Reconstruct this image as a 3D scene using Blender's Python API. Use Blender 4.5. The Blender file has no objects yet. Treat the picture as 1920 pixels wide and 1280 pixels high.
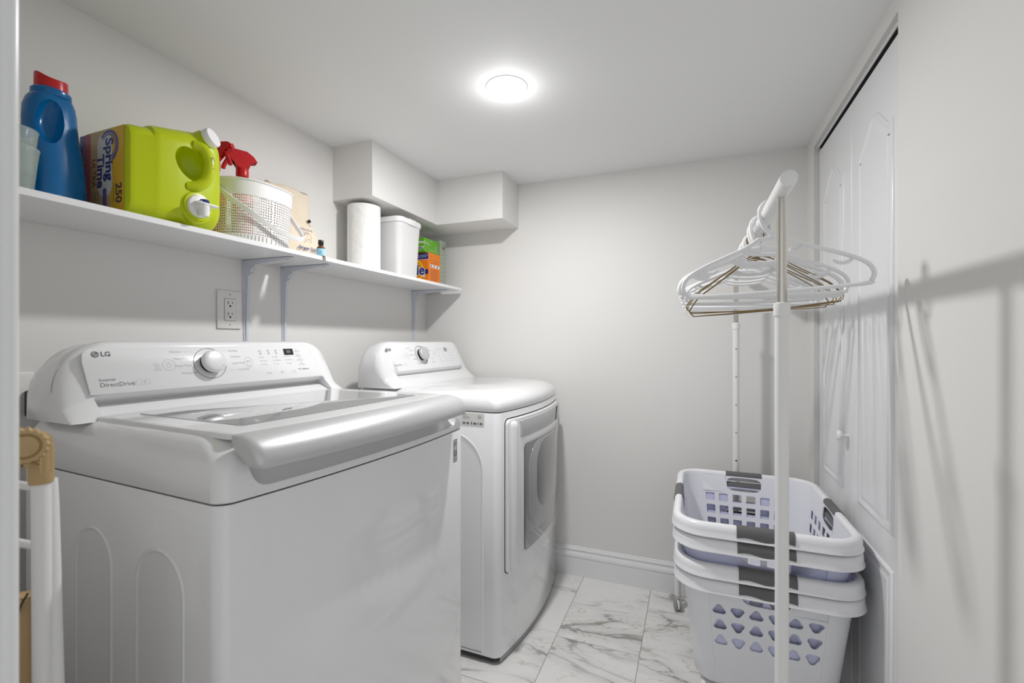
import bpy, bmesh, math, random
from mathutils import Vector, Matrix
random.seed(4)
C = bpy.context.scene.collection
sc = bpy.context.scene
PI = math.pi

# ------------------------------------------------------------------ camera, world, light, exposure
cam_d = bpy.data.cameras.new('camera')
cam = bpy.data.objects.new('camera', cam_d); C.objects.link(cam)
cam.location = (0, 0, 1.13)
cam.rotation_euler = (PI/2, 0, math.atan(340/860.))
cam_d.sensor_width = 36; cam_d.lens = 860/1920*36; cam_d.clip_start = .02
cam_d.dof.use_dof = True; cam_d.dof.focus_distance = 1.5; cam_d.dof.aperture_fstop = 5.0
sc.camera = cam
w = bpy.data.worlds.new('world'); sc.world = w; w.use_nodes = True
w.node_tree.nodes['Background'].inputs[0].default_value = (.97, .985, 1, 1)
w.node_tree.nodes['Background'].inputs[1].default_value = .52
ld = bpy.data.lights.new('downlight_beam', 'AREA'); ld.shape = 'DISK'; ld.size = .085; ld.energy = 7.5; ld.color = (1, .99, .985)
lo = bpy.data.objects.new('downlight_beam', ld); C.objects.link(lo); lo.location = (-.544, 1.33, 1.919)
pd_ = bpy.data.lights.new('downlight_glow', 'POINT'); pd_.energy = .42; pd_.shadow_soft_size = .03; pd_.color = (1, .99, .985)
po = bpy.data.objects.new('downlight_glow', pd_); C.objects.link(po); po.location = (-.544, 1.33, 1.868)
sc.view_settings.view_transform = 'Standard'; sc.view_settings.look = 'None'
sc.view_settings.exposure = 0.6; sc.view_settings.gamma = 1; sc.view_settings.use_curve_mapping = False

# ------------------------------------------------------------------ materials
def mat(name, col, rough=.5, metal=0, bump=None, trans=0, ior=1.45, emit=None, coat=0, alpha=1, sss=0, spec=None):
    m = bpy.data.materials.new(name); m.use_nodes = True
    b = m.node_tree.nodes['Principled BSDF']; I = b.inputs
    I['Base Color'].default_value = (*col, 1); I['Roughness'].default_value = rough; I['Metallic'].default_value = metal
    I['Transmission Weight'].default_value = trans; I['IOR'].default_value = ior
    I['Coat Weight'].default_value = coat; I['Coat Roughness'].default_value = .05
    if spec is not None: I['Specular IOR Level'].default_value = spec
    if alpha < 1: I['Alpha'].default_value = alpha
    if sss: I['Subsurface Weight'].default_value = sss; I['Subsurface Scale'].default_value = .02
    if emit: I['Emission Color'].default_value = (*emit[0], 1); I['Emission Strength'].default_value = emit[1]
    if bump:   # (scale, strength, distance, stretch)
        nt = m.node_tree; tc = nt.nodes.new('ShaderNodeTexCoord'); mp = nt.nodes.new('ShaderNodeMapping')
        nz = nt.nodes.new('ShaderNodeTexNoise'); bp = nt.nodes.new('ShaderNodeBump')
        mp.inputs['Scale'].default_value = bump[3] if len(bump) > 3 else (1, 1, 1)
        nz.inputs['Scale'].default_value = bump[0]; nz.inputs['Detail'].default_value = 4
        bp.inputs['Strength'].default_value = bump[1]; bp.inputs['Distance'].default_value = bump[2]
        nt.links.new(tc.outputs['Object'], mp.inputs[0]); nt.links.new(mp.outputs[0], nz.inputs[0])
        nt.links.new(nz.outputs[0], bp.inputs['Height']); nt.links.new(bp.outputs[0], I['Normal'])
    return m
M = {}
M['wall'] = mat('wall_paint', (.795, .785, .768), .6, bump=(60, .12, .001), spec=.3)
M['ceil'] = mat('ceiling_paint', (.84, .845, .845), .7, bump=(70, .1, .001), spec=.2)
M['trim'] = mat('trim_paint', (.84, .845, .85), .28)
M['door'] = mat('door_paint', (.84, .845, .86), .3, bump=(14, .35, .001, (10, 10, 1)))
M['white'] = mat('appliance_white', (.81, .815, .825), .16, coat=.5)
M['steel'] = mat('cabinet_enamel', (.86, .865, .88), .12, coat=.6, bump=(4, .06, .004))
M['silver'] = mat('silver_plastic', (.60, .605, .615), .42, .4)
M['silver2'] = mat('knob_silver', (.80, .80, .81), .3, .15)
M['chrome'] = mat('brushed_chrome', (.62, .6, .56), .22, 1)
M['grey'] = mat('grey_plastic', (.34, .35, .36), .35)
M['dgrey'] = mat('dark_print', (.06, .065, .07), .5)
M['lgrey'] = mat('light_print', (.42, .43, .45), .5)
M['fgrey'] = mat('faint_print', (.6, .61, .63), .5)
M['black'] = mat('black_plastic', (.012, .012, .013), .35)
M['glassgrey'] = mat('tinted_lid_glass', (.36, .37, .37), .03, coat=1, spec=.9)
M['shelf'] = mat('shelf_melamine', (.86, .86, .87), .3)
M['bracket'] = mat('bracket_enamel', (.66, .69, .76), .35)
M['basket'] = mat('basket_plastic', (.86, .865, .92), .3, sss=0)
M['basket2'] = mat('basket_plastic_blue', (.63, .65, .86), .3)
M['basket3'] = mat('basket_plastic_plain', (.85, .86, .90), .3)
M['rim'] = mat('basket_rim_plastic', (.88, .885, .915), .28)
M['wheel'] = mat('caster_wheel', (.36, .36, .33), .5)
M['grip'] = mat('grip_rubber', (.13, .13, .135), .5)
M['hanger'] = mat('hanger_plastic', (.87, .875, .89), .25)
M['bronze'] = mat('bronze_wire', (.25, .18, .08), .35, .8)
M['tube'] = mat('white_tube', (.85, .85, .85), .3)
M['tan'] = mat('tan_plastic', (.50, .35, .17), .45)
M['blue'] = mat('blue_bottle', (.0, .13, .36), .22)
M['red'] = mat('red_plastic', (.55, .012, .015), .3)
M['orange'] = mat('orange_liquid_plastic', (.8, .12, .02), .25)
M['lime'] = mat('lime_plastic', (.50, .60, .0), .3, sss=.0)
M['cream'] = mat('cream_plastic', (.75, .76, .66), .4)
M['capwhite'] = mat('cap_white', (.88, .88, .88), .3)
M['navy'] = mat('navy_print', (.015, .025, .2), .35)
M['lab_o'] = mat('label_tan', (.60, .42, .22), .4)
M['lab_y'] = mat('label_yellow', (.75, .45, .03), .4)
M['lab_r'] = mat('label_red', (.45, .10, .12), .4)
M['lab_p'] = mat('label_purple', (.12, .11, .32), .4)
M['lab_w'] = mat('label_pale', (.68, .70, .66), .4)
M['lab_b'] = mat('label_sky', (.35, .68, .85), .4)
M['brown'] = mat('brown_print', (.22, .06, .04), .5)
M['cotton'] = mat('cotton_cloth', (.80, .70, .56), .9, bump=(300, .4, .001))
M['amber'] = mat('amber_glass', (.12, .04, .01), .1, coat=.5)
M['paper'] = mat('paper_towel', (.86, .86, .84), .9, bump=(45, .8, .004))
M['tub'] = mat('milky_plastic', (.84, .84, .835), .35, trans=.08, ior=1.3)
M['tideo'] = mat('box_orange', (.85, .22, .01), .4)
M['tidey'] = mat('print_yellow', (.9, .62, .02), .4)
M['green'] = mat('box_green', (.13, .42, .02), .35)
M['sage'] = mat('box_sage', (.33, .38, .29), .5)
M['plate'] = mat('plate_plastic', (.80, .79, .77), .35)
M['glow'] = mat('lamp_diffuser', (1, 1, 1), .5, emit=((1, .985, .96), 14))
M['pane'] = mat('dryer_window', (.15, .153, .157), .04, coat=1, spec=.9)
M['pane2'] = mat('dryer_window_inner', (.36, .365, .37), .10, coat=.6)
M['sticker'] = mat('sticker_silver', (.60, .61, .62), .35)
M['bskt'] = mat('woven_basket_plastic', (.85, .85, .84), .4)
M['hinge'] = mat('jamb_grey', (.66, .65, .63), .5)
M['closet'] = mat('closet_shade', (.03, .03, .028), .9)  # near-black colour stands in for the unlit closet and door-head gap
M['printw'] = mat('print_white', (.85, .86, .86), .5)
M['grout'] = mat('grout', (.52, .50, .44), .9)

def clear_plastic():
    m = bpy.data.materials.new('clear_plastic'); m.use_nodes = True
    b = m.node_tree.nodes['Principled BSDF'].inputs
    b['Base Color'].default_value = (.80, .88, .84, 1); b['Roughness'].default_value = .10
    b['Transmission Weight'].default_value = .75; b['IOR'].default_value = 1.38
    return m
M['clear'] = clear_plastic()

def marble():
    m = bpy.data.materials.new('marble_tile'); m.use_nodes = True; nt = m.node_tree; N = nt.nodes; L = nt.links
    b = N['Principled BSDF']; b.inputs['Roughness'].default_value = .22
    g = N.new('ShaderNodeNewGeometry'); oi = N.new('ShaderNodeObjectInfo')
    mul = N.new('ShaderNodeMath'); mul.operation = 'MULTIPLY'; mul.inputs[1].default_value = 37
    L.new(oi.outputs['Random'], mul.inputs[0])
    cmb = N.new('ShaderNodeCombineXYZ'); L.new(mul.outputs[0], cmb.inputs[2])
    add = N.new('ShaderNodeVectorMath'); add.operation = 'ADD'
    L.new(g.outputs['Position'], add.inputs[0]); L.new(cmb.outputs[0], add.inputs[1])
    mp = N.new('ShaderNodeMapping'); mp.inputs['Rotation'].default_value = (0, 0, math.radians(38)); mp.inputs['Scale'].default_value = (1, 2.6, 1)
    L.new(add.outputs[0], mp.inputs[0])
    def vein(scale, dist, lo, hi, detail=7):
        n = N.new('ShaderNodeTexNoise'); n.inputs['Scale'].default_value = scale; n.inputs['Detail'].default_value = detail
        n.inputs['Distortion'].default_value = dist; n.inputs['Roughness'].default_value = .55; L.new(mp.outputs[0], n.inputs[0])
        s = N.new('ShaderNodeMath'); s.operation = 'SUBTRACT'; s.inputs[1].default_value = .5; L.new(n.outputs[0], s.inputs[0])
        a = N.new('ShaderNodeMath'); a.operation = 'ABSOLUTE'; L.new(s.outputs[0], a.inputs[0])
        r = N.new('ShaderNodeMapRange'); r.inputs[1].default_value = lo; r.inputs[2].default_value = hi
        r.inputs[3].default_value = 1; r.inputs[4].default_value = 0; L.new(a.outputs[0], r.inputs[0]); return r.outputs[0]
    v1 = vein(1.7, .8, 0, .018); v2 = vein(3.1, 1.3, 0, .012); soft = vein(1.7, .8, 0, .12, 3)
    patch = N.new('ShaderNodeTexNoise'); patch.inputs['Scale'].default_value = 2.4; L.new(add.outputs[0], patch.inputs[0])
    pr = N.new('ShaderNodeMapRange'); pr.inputs[1].default_value = .42; pr.inputs[2].default_value = .58; L.new(patch.outputs[0], pr.inputs[0])
    def mixc(fac, a, col, k):
        x = N.new('ShaderNodeMix'); x.data_type = 'RGBA'
        f = N.new('ShaderNodeMath'); f.operation = 'MULTIPLY'; f.inputs[1].default_value = k; L.new(fac, f.inputs[0])
        f2 = N.new('ShaderNodeMath'); f2.operation = 'MULTIPLY'; L.new(f.outputs[0], f2.inputs[0]); L.new(pr.outputs[0], f2.inputs[1])
        L.new(f2.outputs[0], x.inputs[0])
        if isinstance(a, tuple): x.inputs[6].default_value = (*a, 1)
        else: L.new(a, x.inputs[6])
        x.inputs[7].default_value = (*col, 1); return x.outputs[2]
    c = mixc(soft, (.84, .835, .82), (.55, .55, .55), .55)
    c = mixc(v1, c, (.22, .21, .20), .85)
    c = mixc(v2, c, (.36, .27, .16), .6)
    L.new(c, b.inputs['Base Color']); return m
M['marble'] = marble()

# ------------------------------------------------------------------ helpers
def link(name, me, m, parent=None, loc=None, rot=None, smooth=True, ang=35):
    o = bpy.data.objects.new(name, me); C.objects.link(o)
    if m is not None and not me.materials: me.materials.append(m)
    if parent: o.parent = parent
    if loc: o.location = loc
    if rot: o.rotation_euler = rot
    if smooth:
        for p in me.polygons: p.use_smooth = True
        try: me.set_sharp_from_angle(angle=math.radians(ang))
        except Exception: pass
    return o
def obj(name, bm, m, parent=None, smooth=True, ang=35, loc=None, rot=None, fix=True):
    if fix: bmesh.ops.recalc_face_normals(bm, faces=bm.faces)
    me = bpy.data.meshes.new(name); bm.to_mesh(me); bm.free()
    return link(name, me, m, parent, loc, rot, smooth, ang)
def tag(o, label, cat, group=None):
    o['label'] = label; o['category'] = cat
    if group: o['group'] = group
    return o
def thing(name, label, cat, loc=(0, 0, 0), rotz=0, group=None):
    o = bpy.data.objects.new(name, None); C.objects.link(o); o.empty_display_size = .05
    o.location = loc; o.rotation_euler = (0, 0, rotz); return tag(o, label, cat, group)
def B(): return bmesh.new()
def box(bm, x0, x1, y0, y1, z0, z1, bev=0, seg=2):
    r = bmesh.ops.create_cube(bm, size=1); vs = r['verts']
    for v in vs:
        v.co = Vector((x0+(v.co.x+.5)*(x1-x0), y0+(v.co.y+.5)*(y1-y0), z0+(v.co.z+.5)*(z1-z0)))
    if bev:
        es = list({e for v in vs for e in v.link_edges})
        bmesh.ops.bevel(bm, geom=es, offset=bev, segments=seg, affect='EDGES', profile=.5)
    return bm
def loft(bm, rings, closed=True, cap=True, loop=False):
    R = [[bm.verts.new(p) for p in r] for r in rings]; n = len(R[0])
    idx = list(range(len(R)-1)) + ([len(R)-1] if loop else [])
    for i in idx:
        a, b = R[i], R[(i+1) % len(R)]
        for j in range(n if closed else n-1):
            k = (j+1) % n
            try: bm.faces.new((a[j], a[k], b[k], b[j]))
            except ValueError: pass
    if cap and not loop:
        try: bm.faces.new(R[0][::-1]); bm.faces.new(R[-1])
        except ValueError: pass
    return bm
def lathe(bm, prof, n=32, cx=0, cy=0, sx=1, sy=1, cap=True):
    rings = [[Vector((cx+r*sx*math.cos(2*PI*k/n), cy+r*sy*math.sin(2*PI*k/n), z)) for k in range(n)] for r, z in prof]
    return loft(bm, rings, cap=cap)
def prism(bm, poly, axis, a, b, bev=0):
    """poly 2-D; axis 'x': (y,z), 'y': (x,z), 'z': (x,y)"""
    def P(p, t):
        return {'x': (t, p[0], p[1]), 'y': (p[0], t, p[1]), 'z': (p[0], p[1], t)}[axis]
    A = [bm.verts.new(P(p, a)) for p in poly]; D = [bm.verts.new(P(p, b)) for p in poly]; n = len(poly)
    fs = [bm.faces.new(A[::-1]), bm.faces.new(D)]
    for i in range(n): fs.append(bm.faces.new((A[i], A[(i+1) % n], D[(i+1) % n], D[i])))
    if bev:
        es = list({e for f in fs[:2] for e in f.edges})
        bmesh.ops.bevel(bm, geom=es, offset=bev, segments=2, affect='EDGES')
    return bm
def smooth_path(pts, k=6, closed=False):
    pts = [Vector(p) for p in pts]; n = len(pts); out = []
    rng = range(n if closed else n-1)
    for i in rng:
        p0 = pts[(i-1) % n] if closed or i > 0 else pts[i]; p1 = pts[i]; p2 = pts[(i+1) % n]
        p3 = pts[(i+2) % n] if closed or i+2 < n else p2
        for j in range(k):
            t = j/k
            out.append(.5*((2*p1)+(-p0+p2)*t+(2*p0-5*p1+4*p2-p3)*t*t+(-p0+3*p1-3*p2+p3)*t**3))
    if not closed: out.append(pts[-1])
    return out
def tube(bm, pts, r, n=10, closed=False, sec=None, up=None):
    pts = [Vector(p) for p in pts]; N = len(pts)
    T = []
    for i in range(N):
        a = pts[(i-1) % N] if closed or i > 0 else pts[i]; b = pts[(i+1) % N] if closed or i < N-1 else pts[i]
        T.append((b-a).normalized())
    nrm = T[0].orthogonal().normalized() if up is None else Vector(up)
    rings = []
    for i in range(N):
        if up is None:
            nrm = (nrm - T[i]*nrm.dot(T[i])).normalized()
            u = nrm
        else: u = (Vector(up) - T[i]*Vector(up).dot(T[i])).normalized()
        v = T[i].cross(u)
        rr = r[i] if isinstance(r, (list, tuple)) else r
        if sec: rings.append([pts[i]+u*s[0]+v*s[1] for s in sec])
        else: rings.append([pts[i]+(u*math.cos(2*PI*k/n)+v*math.sin(2*PI*k/n))*rr for k in range(n)])
    return loft(bm, rings, loop=closed)
def cyl(bm, p, q, r, n=20): return tube(bm, [p, q], r, n)
def rrect(w, d, r, n=6, cx=0, cy=0):
    out = []
    for (sx, sy, a0) in ((1, 1, 0), (-1, 1, 90), (-1, -1, 180), (1, -1, 270)):
        for k in range(n+1):
            a = math.radians(a0+90*k/n)
            out.append((cx+sx*(w/2-r)+r*math.cos(a), cy+sy*(d/2-r)+r*math.sin(a)))
    return out
def evalmesh(o):
    dg = bpy.context.evaluated_depsgraph_get(); dg.update()
    return bpy.data.meshes.new_from_object(o.evaluated_get(dg), depsgraph=dg)
def cut(o, bms, op='DIFFERENCE', ang=35):
    """boolean by throw-away cutters; the result is baked into the mesh"""
    cs = []
    for bm in bms:
        bmesh.ops.recalc_face_normals(bm, faces=bm.faces)
        me = bpy.data.meshes.new('c'); bm.to_mesh(me); bm.free()
        c = bpy.data.objects.new('c', me); C.objects.link(c); cs.append(c)
        c.parent = o.parent
        md = o.modifiers.new('b', 'BOOLEAN'); md.object = c; md.operation = op; md.solver = 'EXACT'
    bpy.context.view_layer.update()
    me = evalmesh(o); o.modifiers.clear(); o.data = me
    for p in me.polygons: p.use_smooth = True
    me.set_sharp_from_angle(angle=math.radians(ang))
    for c in cs: bpy.data.objects.remove(c)
    return o
def frame(origin, xa, ya):
    xa = Vector(xa).normalized(); ya = Vector(ya).normalized(); za = xa.cross(ya)
    m = Matrix((xa, ya, za)).transposed().to_4x4(); m.translation = Vector(origin); return m
def text_bm(items, mx, lift=.0004):
    """items: ('t', string, x, y, size[, align, bold]) lettering; ('r', x0,x1,y0,y1) bar; ('o', x,y,r,w) ring; ('d', x,y,r) dot; ('l',pts,w) line"""
    bm = B(); off = Matrix.Translation((0, 0, lift))
    for it in items:
        if it[0] == 't':
            cu = bpy.data.curves.new('t', 'FONT'); cu.body = it[1]; cu.size = it[4]
            cu.align_x = it[5] if len(it) > 5 else 'LEFT'; cu.align_y = 'CENTER'; cu.resolution_u = 3
            if len(it) > 6: cu.offset = it[6]*it[4]
            o = bpy.data.objects.new('t', cu); C.objects.link(o); bpy.context.view_layer.update()
            me = evalmesh(o); bpy.data.objects.remove(o)
            rot = Matrix.Rotation(it[7], 4, 'Z') if len(it) > 7 else Matrix()
            me.transform(mx @ off @ Matrix.Translation((it[2], it[3], 0)) @ rot); bm.from_mesh(me)
        else:
            if it[0] == 'r': loops = [[(it[1], it[3]), (it[2], it[3]), (it[2], it[4]), (it[1], it[4])]]
            elif it[0] == 'd': loops = [[(it[1]+it[3]*math.cos(2*PI*k/20), it[2]+it[3]*math.sin(2*PI*k/20)) for k in range(20)]]
            elif it[0] == 'p': loops = [it[1]]
            elif it[0] == 'o':
                a0 = it[5] if len(it) > 5 else 0; a1 = it[6] if len(it) > 6 else 360; n = 36; loops = []
                for k in range(n):
                    a, b = math.radians(a0+(a1-a0)*k/n), math.radians(a0+(a1-a0)*(k+1)/n); ro, ri = it[3], it[3]-it[4]
                    loops.append([(it[1]+ro*math.cos(a), it[2]+ro*math.sin(a)), (it[1]+ro*math.cos(b), it[2]+ro*math.sin(b)),
                                  (it[1]+ri*math.cos(b), it[2]+ri*math.sin(b)), (it[1]+ri*math.cos(a), it[2]+ri*math.sin(a))])
            elif it[0] == 'l':
                loops = []
                for p, q in zip(it[1], it[1][1:]):
                    d = Vector((q[0]-p[0], q[1]-p[1])).normalized()*it[2]/2; nx, ny = -d.y, d.x
                    loops.append([(p[0]+nx, p[1]+ny), (p[0]-nx, p[1]-ny), (q[0]-nx, q[1]-ny), (q[0]+nx, q[1]+ny)])
            for lp in loops: bm.faces.new([bm.verts.new(mx @ off @ Vector((x, y, 0))) for x, y in lp])
    return bm
def print_on(name, items, mx, m, parent, lift=.0004):
    return obj(name, text_bm(items, mx, lift), m, parent, smooth=False, fix=False)
def struct(name, bm, m, smooth=False, **k):
    o = obj(name, bm, m, smooth=smooth, **k); o['kind'] = 'structure'; return o

# ------------------------------------------------------------------ room shell
XL, XR, YB, ZC = -1.378, .432, 2.187, 1.927
TX0, TW, TL = -.18, .31, .64
def floor_tiles():
    f = struct('floor', box(B(), XL-.1, 1.3, -1.2, YB+.1, -.12, -.003), M['grout'])
    mesh = {}
    for col in range(-4, 5):
        x0 = TX0+col*TW; x1 = x0+TW; off = 2.024 if col % 2 == 0 else 1.703
        for row in range(-5, 2):
            y0 = off+row*TL; y1 = y0+TL
            a, b, c, d = max(x0, XL), min(x1, 1.3), max(y0, -1.2), min(y1, YB)
            if b-a < .02 or d-c < .02: continue
            key = (round(b-a, 3), round(d-c, 3))
            if key not in mesh:
                bm = box(B(), .0012, b-a-.0012, .0012, d-c-.0012, -.008, 0, .0008, 1)
                me = bpy.data.meshes.new('tile'); bm.to_mesh(me); bm.free(); me.materials.append(M['marble']); mesh[key] = me
            o = bpy.data.objects.new('tile', mesh[key]); C.objects.link(o); o.parent = f; o.location = (a, c, 0)
floor_tiles()
struct('ceiling', box(B(), XL-.1, 1.3, -1.2, YB+.1, ZC, ZC+.1), M['ceil'])
struct('wall_left', box(B(), XL-.1, XL, -1.2, YB+.1, 0, ZC), M['wall'])
struct('wall_back', box(B(), XL, XR+.12, YB, YB+.1, 0, ZC), M['wall'])
DY0, DY1, DZ = 1.29, 2.072, 1.881
wr = B()
box(wr, XR, XR+.12, .02, DY0, 0, ZC); box(wr, XR, XR+.12, DY1, YB, 0, ZC); box(wr, XR, XR+.12, DY0, DY1, DZ, ZC)
struct('wall_right', wr, M['wall'])
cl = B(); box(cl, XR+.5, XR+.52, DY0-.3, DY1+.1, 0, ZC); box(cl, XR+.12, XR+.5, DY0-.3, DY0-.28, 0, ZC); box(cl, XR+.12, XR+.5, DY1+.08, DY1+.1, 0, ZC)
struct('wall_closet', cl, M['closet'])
nw = B(); box(nw, XL, -.56, .06, .16, 0, ZC); box(nw, -.56, XR, .06-.08, .02, 1.86, ZC)
struct('wall_near', nw, M['wall'])
# doorway casing beside the camera (moulded, two rounded beads)
tr = B()
prism(tr, [(-.56, 0.0605), (-.489, 0.0605), (-.487, 0.0655), (-.4885, 0.1685), (-.4865, 0.1715), (-.4865, 0.1755), (-.489, 0.1785), (-.4885, 0.1825), (-.487, 0.1855), (-.488, 0.1900), (-.492, 0.1925), (-.505, 0.1925), (-.56, 0.1835)], 'z', 0, ZC-.02)
struct('trim_1', tr, M['trim'], smooth=True, ang=50)
# soffit boxes
so = B(); prism(so, [(XL, 1.482), (-1.18, 1.482), (-1.18, 1.976), (-.829, 1.976), (-.829, YB), (XL, YB)], 'z', 1.707, ZC)
struct('trim_2', so, M['wall'])
# baseboards
def baseboard(name, x0, x1):
    prof = [(0, 0), (.014, 0), (.014, .083), (.0125, .0855), (.016, .09), (.0165, .099), (.013, .106), (.0085, .112), (.0085, .118), (.0115, .123), (.009, .129), (.006, .131), (.006, .135), (0, .137)]
    bm = B(); prism(bm, [(YB-a, z) for a, z in prof], 'x', x0, x1); return struct(name, bm, M['trim'], smooth=True, ang=30)
baseboard('baseboard_back', XL, XR)

# closet opening: jamb lining, head track lip, painted dark gap, two bifold leaves
jb = B(); box(jb, XR+.0003, XR+.12, DY1-.0025, DY1+.001, 0, DZ); box(jb, XR+.0003, XR+.12, DY0, DY1, DZ-.002, DZ+.001)
struct('trim_3', jb, M['hinge'])
tk = B(); box(tk, XR+.0125, XR+.0155, DY0, DY1-.002, DZ-.011, DZ-.002)
struct('trim_4', tk, M['trim'])
tk = B(); box(tk, XR+.018, XR+.119, DY0, DY1-.003, DZ-.010, DZ-.003)
struct('head_gap_shade', tk, M['closet'])  # black slab put in as the darkness of the gap above the leaves
def arch(y0, y1, z0, zs, zt, n=22):
    """closed outline (y,z): square foot, cathedral arch head"""
    p = [(y0, z0), (y1, z0)]
    for k in range(n+1):
        t = k/n; y = y1+(y0-y1)*t; s = abs(2*t-1)
        s = min(1, s*1.12)
        z = zs+(zt-zs)*(.5+.5*math.cos(PI*s)); p.append((y, z))
    return p
def inset_poly(p, d):
    cx = sum(a for a, _ in p)/len(p); n = len(p); out = []
    area = sum(p[i][0]*p[(i+1) % n][1]-p[(i+1) % n][0]*p[i][1] for i in range(n)); sg = 1 if area > 0 else -1
    for i in range(n):
        a, b, c = Vector(p[i-1]), Vector(p[i]), Vector(p[(i+1) % n])
        e1, e2 = (b-a), (c-b)
        e1 = e1.normalized() if e1.length > 1e-9 else e2.normalized(); e2 = e2.normalized() if e2.length > 1e-9 else e1
        n1, n2 = Vector((-e1.y, e1.x))*sg, Vector((-e2.y, e2.x))*sg
        m = n1+n2; k = m.length_squared
        m = m*(2/k) if k > .3 else n1
        out.append((b.x+m.x*d, b.y+m.y*d))
    return out
def leaf(name, y0, y1, knob):
    XF = XR+.017
    sl = B(); box(sl, XF, XF+.034, y0+.0015, y1-.0015, .012, 1.857, .0015, 1)
    o = struct(name, sl, M['door'])
    for (z0, zs, zt) in ((.66, 1.67, 1.735), (.10, .575, .575)):
        a = arch(y0+.072, y1-.072, z0, zs, zt) if zt > zs else [(y0+.072, z0), (y1-.072, z0), (y1-.072, zs), (y0+.072, zs)]
        rings = []
        for d, h in ((0, 0), (.003, -.0045), (.009, -.006), (.013, -.003), (.017, -.001), (.021, -.0012), (.026, -.0008), (.031, -.0048), (.033, -.005)):
            rings.append([(XF+h-.0002, p[0], p[1]) for p in inset_poly(a, d)])
        bm = B(); loft(bm, rings, cap=False); bm.faces.new([bm.verts.new(q) for q in rings[-1]])
        pn = obj('panel', bm, M['door'], o, ang=60)
    if knob:
        k = B(); lathe(k, [(.006, 0), (.006, .012), (.010, .016), (.0155, .020), (.0165, .026), (.013, .031), (.006, .033)], 20)
        bmesh.ops.rotate(k, verts=k.verts, matrix=Matrix.Rotation(-PI/2, 3, 'Y')); bmesh.ops.translate(k, verts=k.verts, vec=(XF, knob[0], knob[1]))
        obj('knob', k, M['trim'], o)
    return o
leaf('door_1', 1.683, DY1-.0022, (1.712, .836)); leaf('door_2', DY0, 1.683, None)

# ------------------------------------------------------------------ ceiling lamp
t = thing('recessed_light', 'small round white recessed downlight, lit, in the ceiling', 'ceiling light', (-.544, 1.33, ZC))
b = B(); n = 48
prof = [(.0475, -.0005), (.0480, -.0028), (.056, -.0030), (.064, -.0022), (.066, -.0004), (.066, .002), (.0475, .002)]
loft(b, [[(r*math.cos(2*PI*k/n), r*math.sin(2*PI*k/n), z) for k in range(n)] for r, z in prof], loop=True)
obj('trim_ring', b, M['ceil'], t)
b = B(); lathe(b, [(.0478, -.0005), (.0478, -.0032), (.044, -.0052), (.03, -.0062)], 40); obj('diffuser', b, M['glow'], t)

# ------------------------------------------------------------------ washer and dryer
W = .686
def bow(y, a): return a*(1-((y-W/2)/(W/2))**2)
def plan(D, ins, fins, a, rf=.022, rb=.012, n=8, back=0):
    """outline of an appliance at one height: x front 0 (bowed by a), x back -D"""
    out = []
    x1, x0, y0, y1 = -fins, -D+back, ins, W-ins
    for k in range(25):                       # front, right to left handled with corner arcs
        pass
    def arc(cx, cy, r, a0, a1):
        return [(cx+r*math.cos(math.radians(a0+(a1-a0)*k/n)), cy+r*math.sin(math.radians(a0+(a1-a0)*k/n))) for k in range(n+1)]
    fr = arc(x1-rf, y0+rf, rf, -90, 0)+[(x1, y0+rf+(y1-y0-2*rf)*k/20) for k in range(1, 20)]+arc(x1-rf, y1-rf, rf, 0, 90)
    bk = arc(x0+rb, y1-rb, rb, 90, 180)+arc(x0+rb, y0+rb, rb, 180, 270)
    for x, y in fr:
        k = max(0, min(1, (x-(x1-rf))/rf)) if rf else 1
        out.append((x+bow(y, a)*k, y))
    return out+bk
def body(parent, D, a, z0, z1, m):
    b = B(); rings = []
    for z, i in ((z0, .002), (z0+.004, 0), (z1-.003, 0), (z1, .0015)):
        rings.append([(x, y, z) for x, y in plan(D, i, i, a)])
    loft(b, rings); return obj('cabinet', b, m, parent)
def console(parent, D, P0, P1, cutter, ys, xb=-.425, ztop=1.131, zb=.974):
    """rear control panel: profile swept across, ends rounded over"""
    dx, dz = P1[0]-P0[0], P1[1]-P0[1]
    k = (zb-P0[1])/dz
    prof = [(xb, zb), (xb-.012, zb+.016), (P0[0]+.002, P0[1]-.006), P0, (P0[0]+dx*.5, P0[1]+dz*.5), P1, (P1[0]-.006, P1[1]+.007), (P1[0]-.018, ztop-.001), (P1[0]-.035, ztop), (-D+.03, ztop-.004), (-D+.01, ztop-.018), (-D+.002, ztop-.045), (-D, zb)]
    rings = []; r = .10
    ds = [0, .001, .004, .009, .016, .025, .036, .05, .066, .083, .1]
    st = [d for d in ds]+[W-d for d in ds[::-1]]
    for y in st:
        d = min(y, W-y, r); q = math.sqrt(max(0, 1-((r-d)/r)**2)); g = .36+.64*q
        sh = .014*(1-q)                        # ends draw in towards the middle of the depth
        rings.append([(x+(-sh if i < 7 else sh*.8)*(1 if i not in (0,) else .5), y, zb+(z-zb)*g) for i, (x, z) in enumerate(prof)])
    b = B(); loft(b, rings); o = obj('control_panel', b, M['white'], parent, ang=40)
    c = B(); prism(c, cutter, 'y', ys[0], ys[1], .003); cut(o, [c], ang=72); return o

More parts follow.
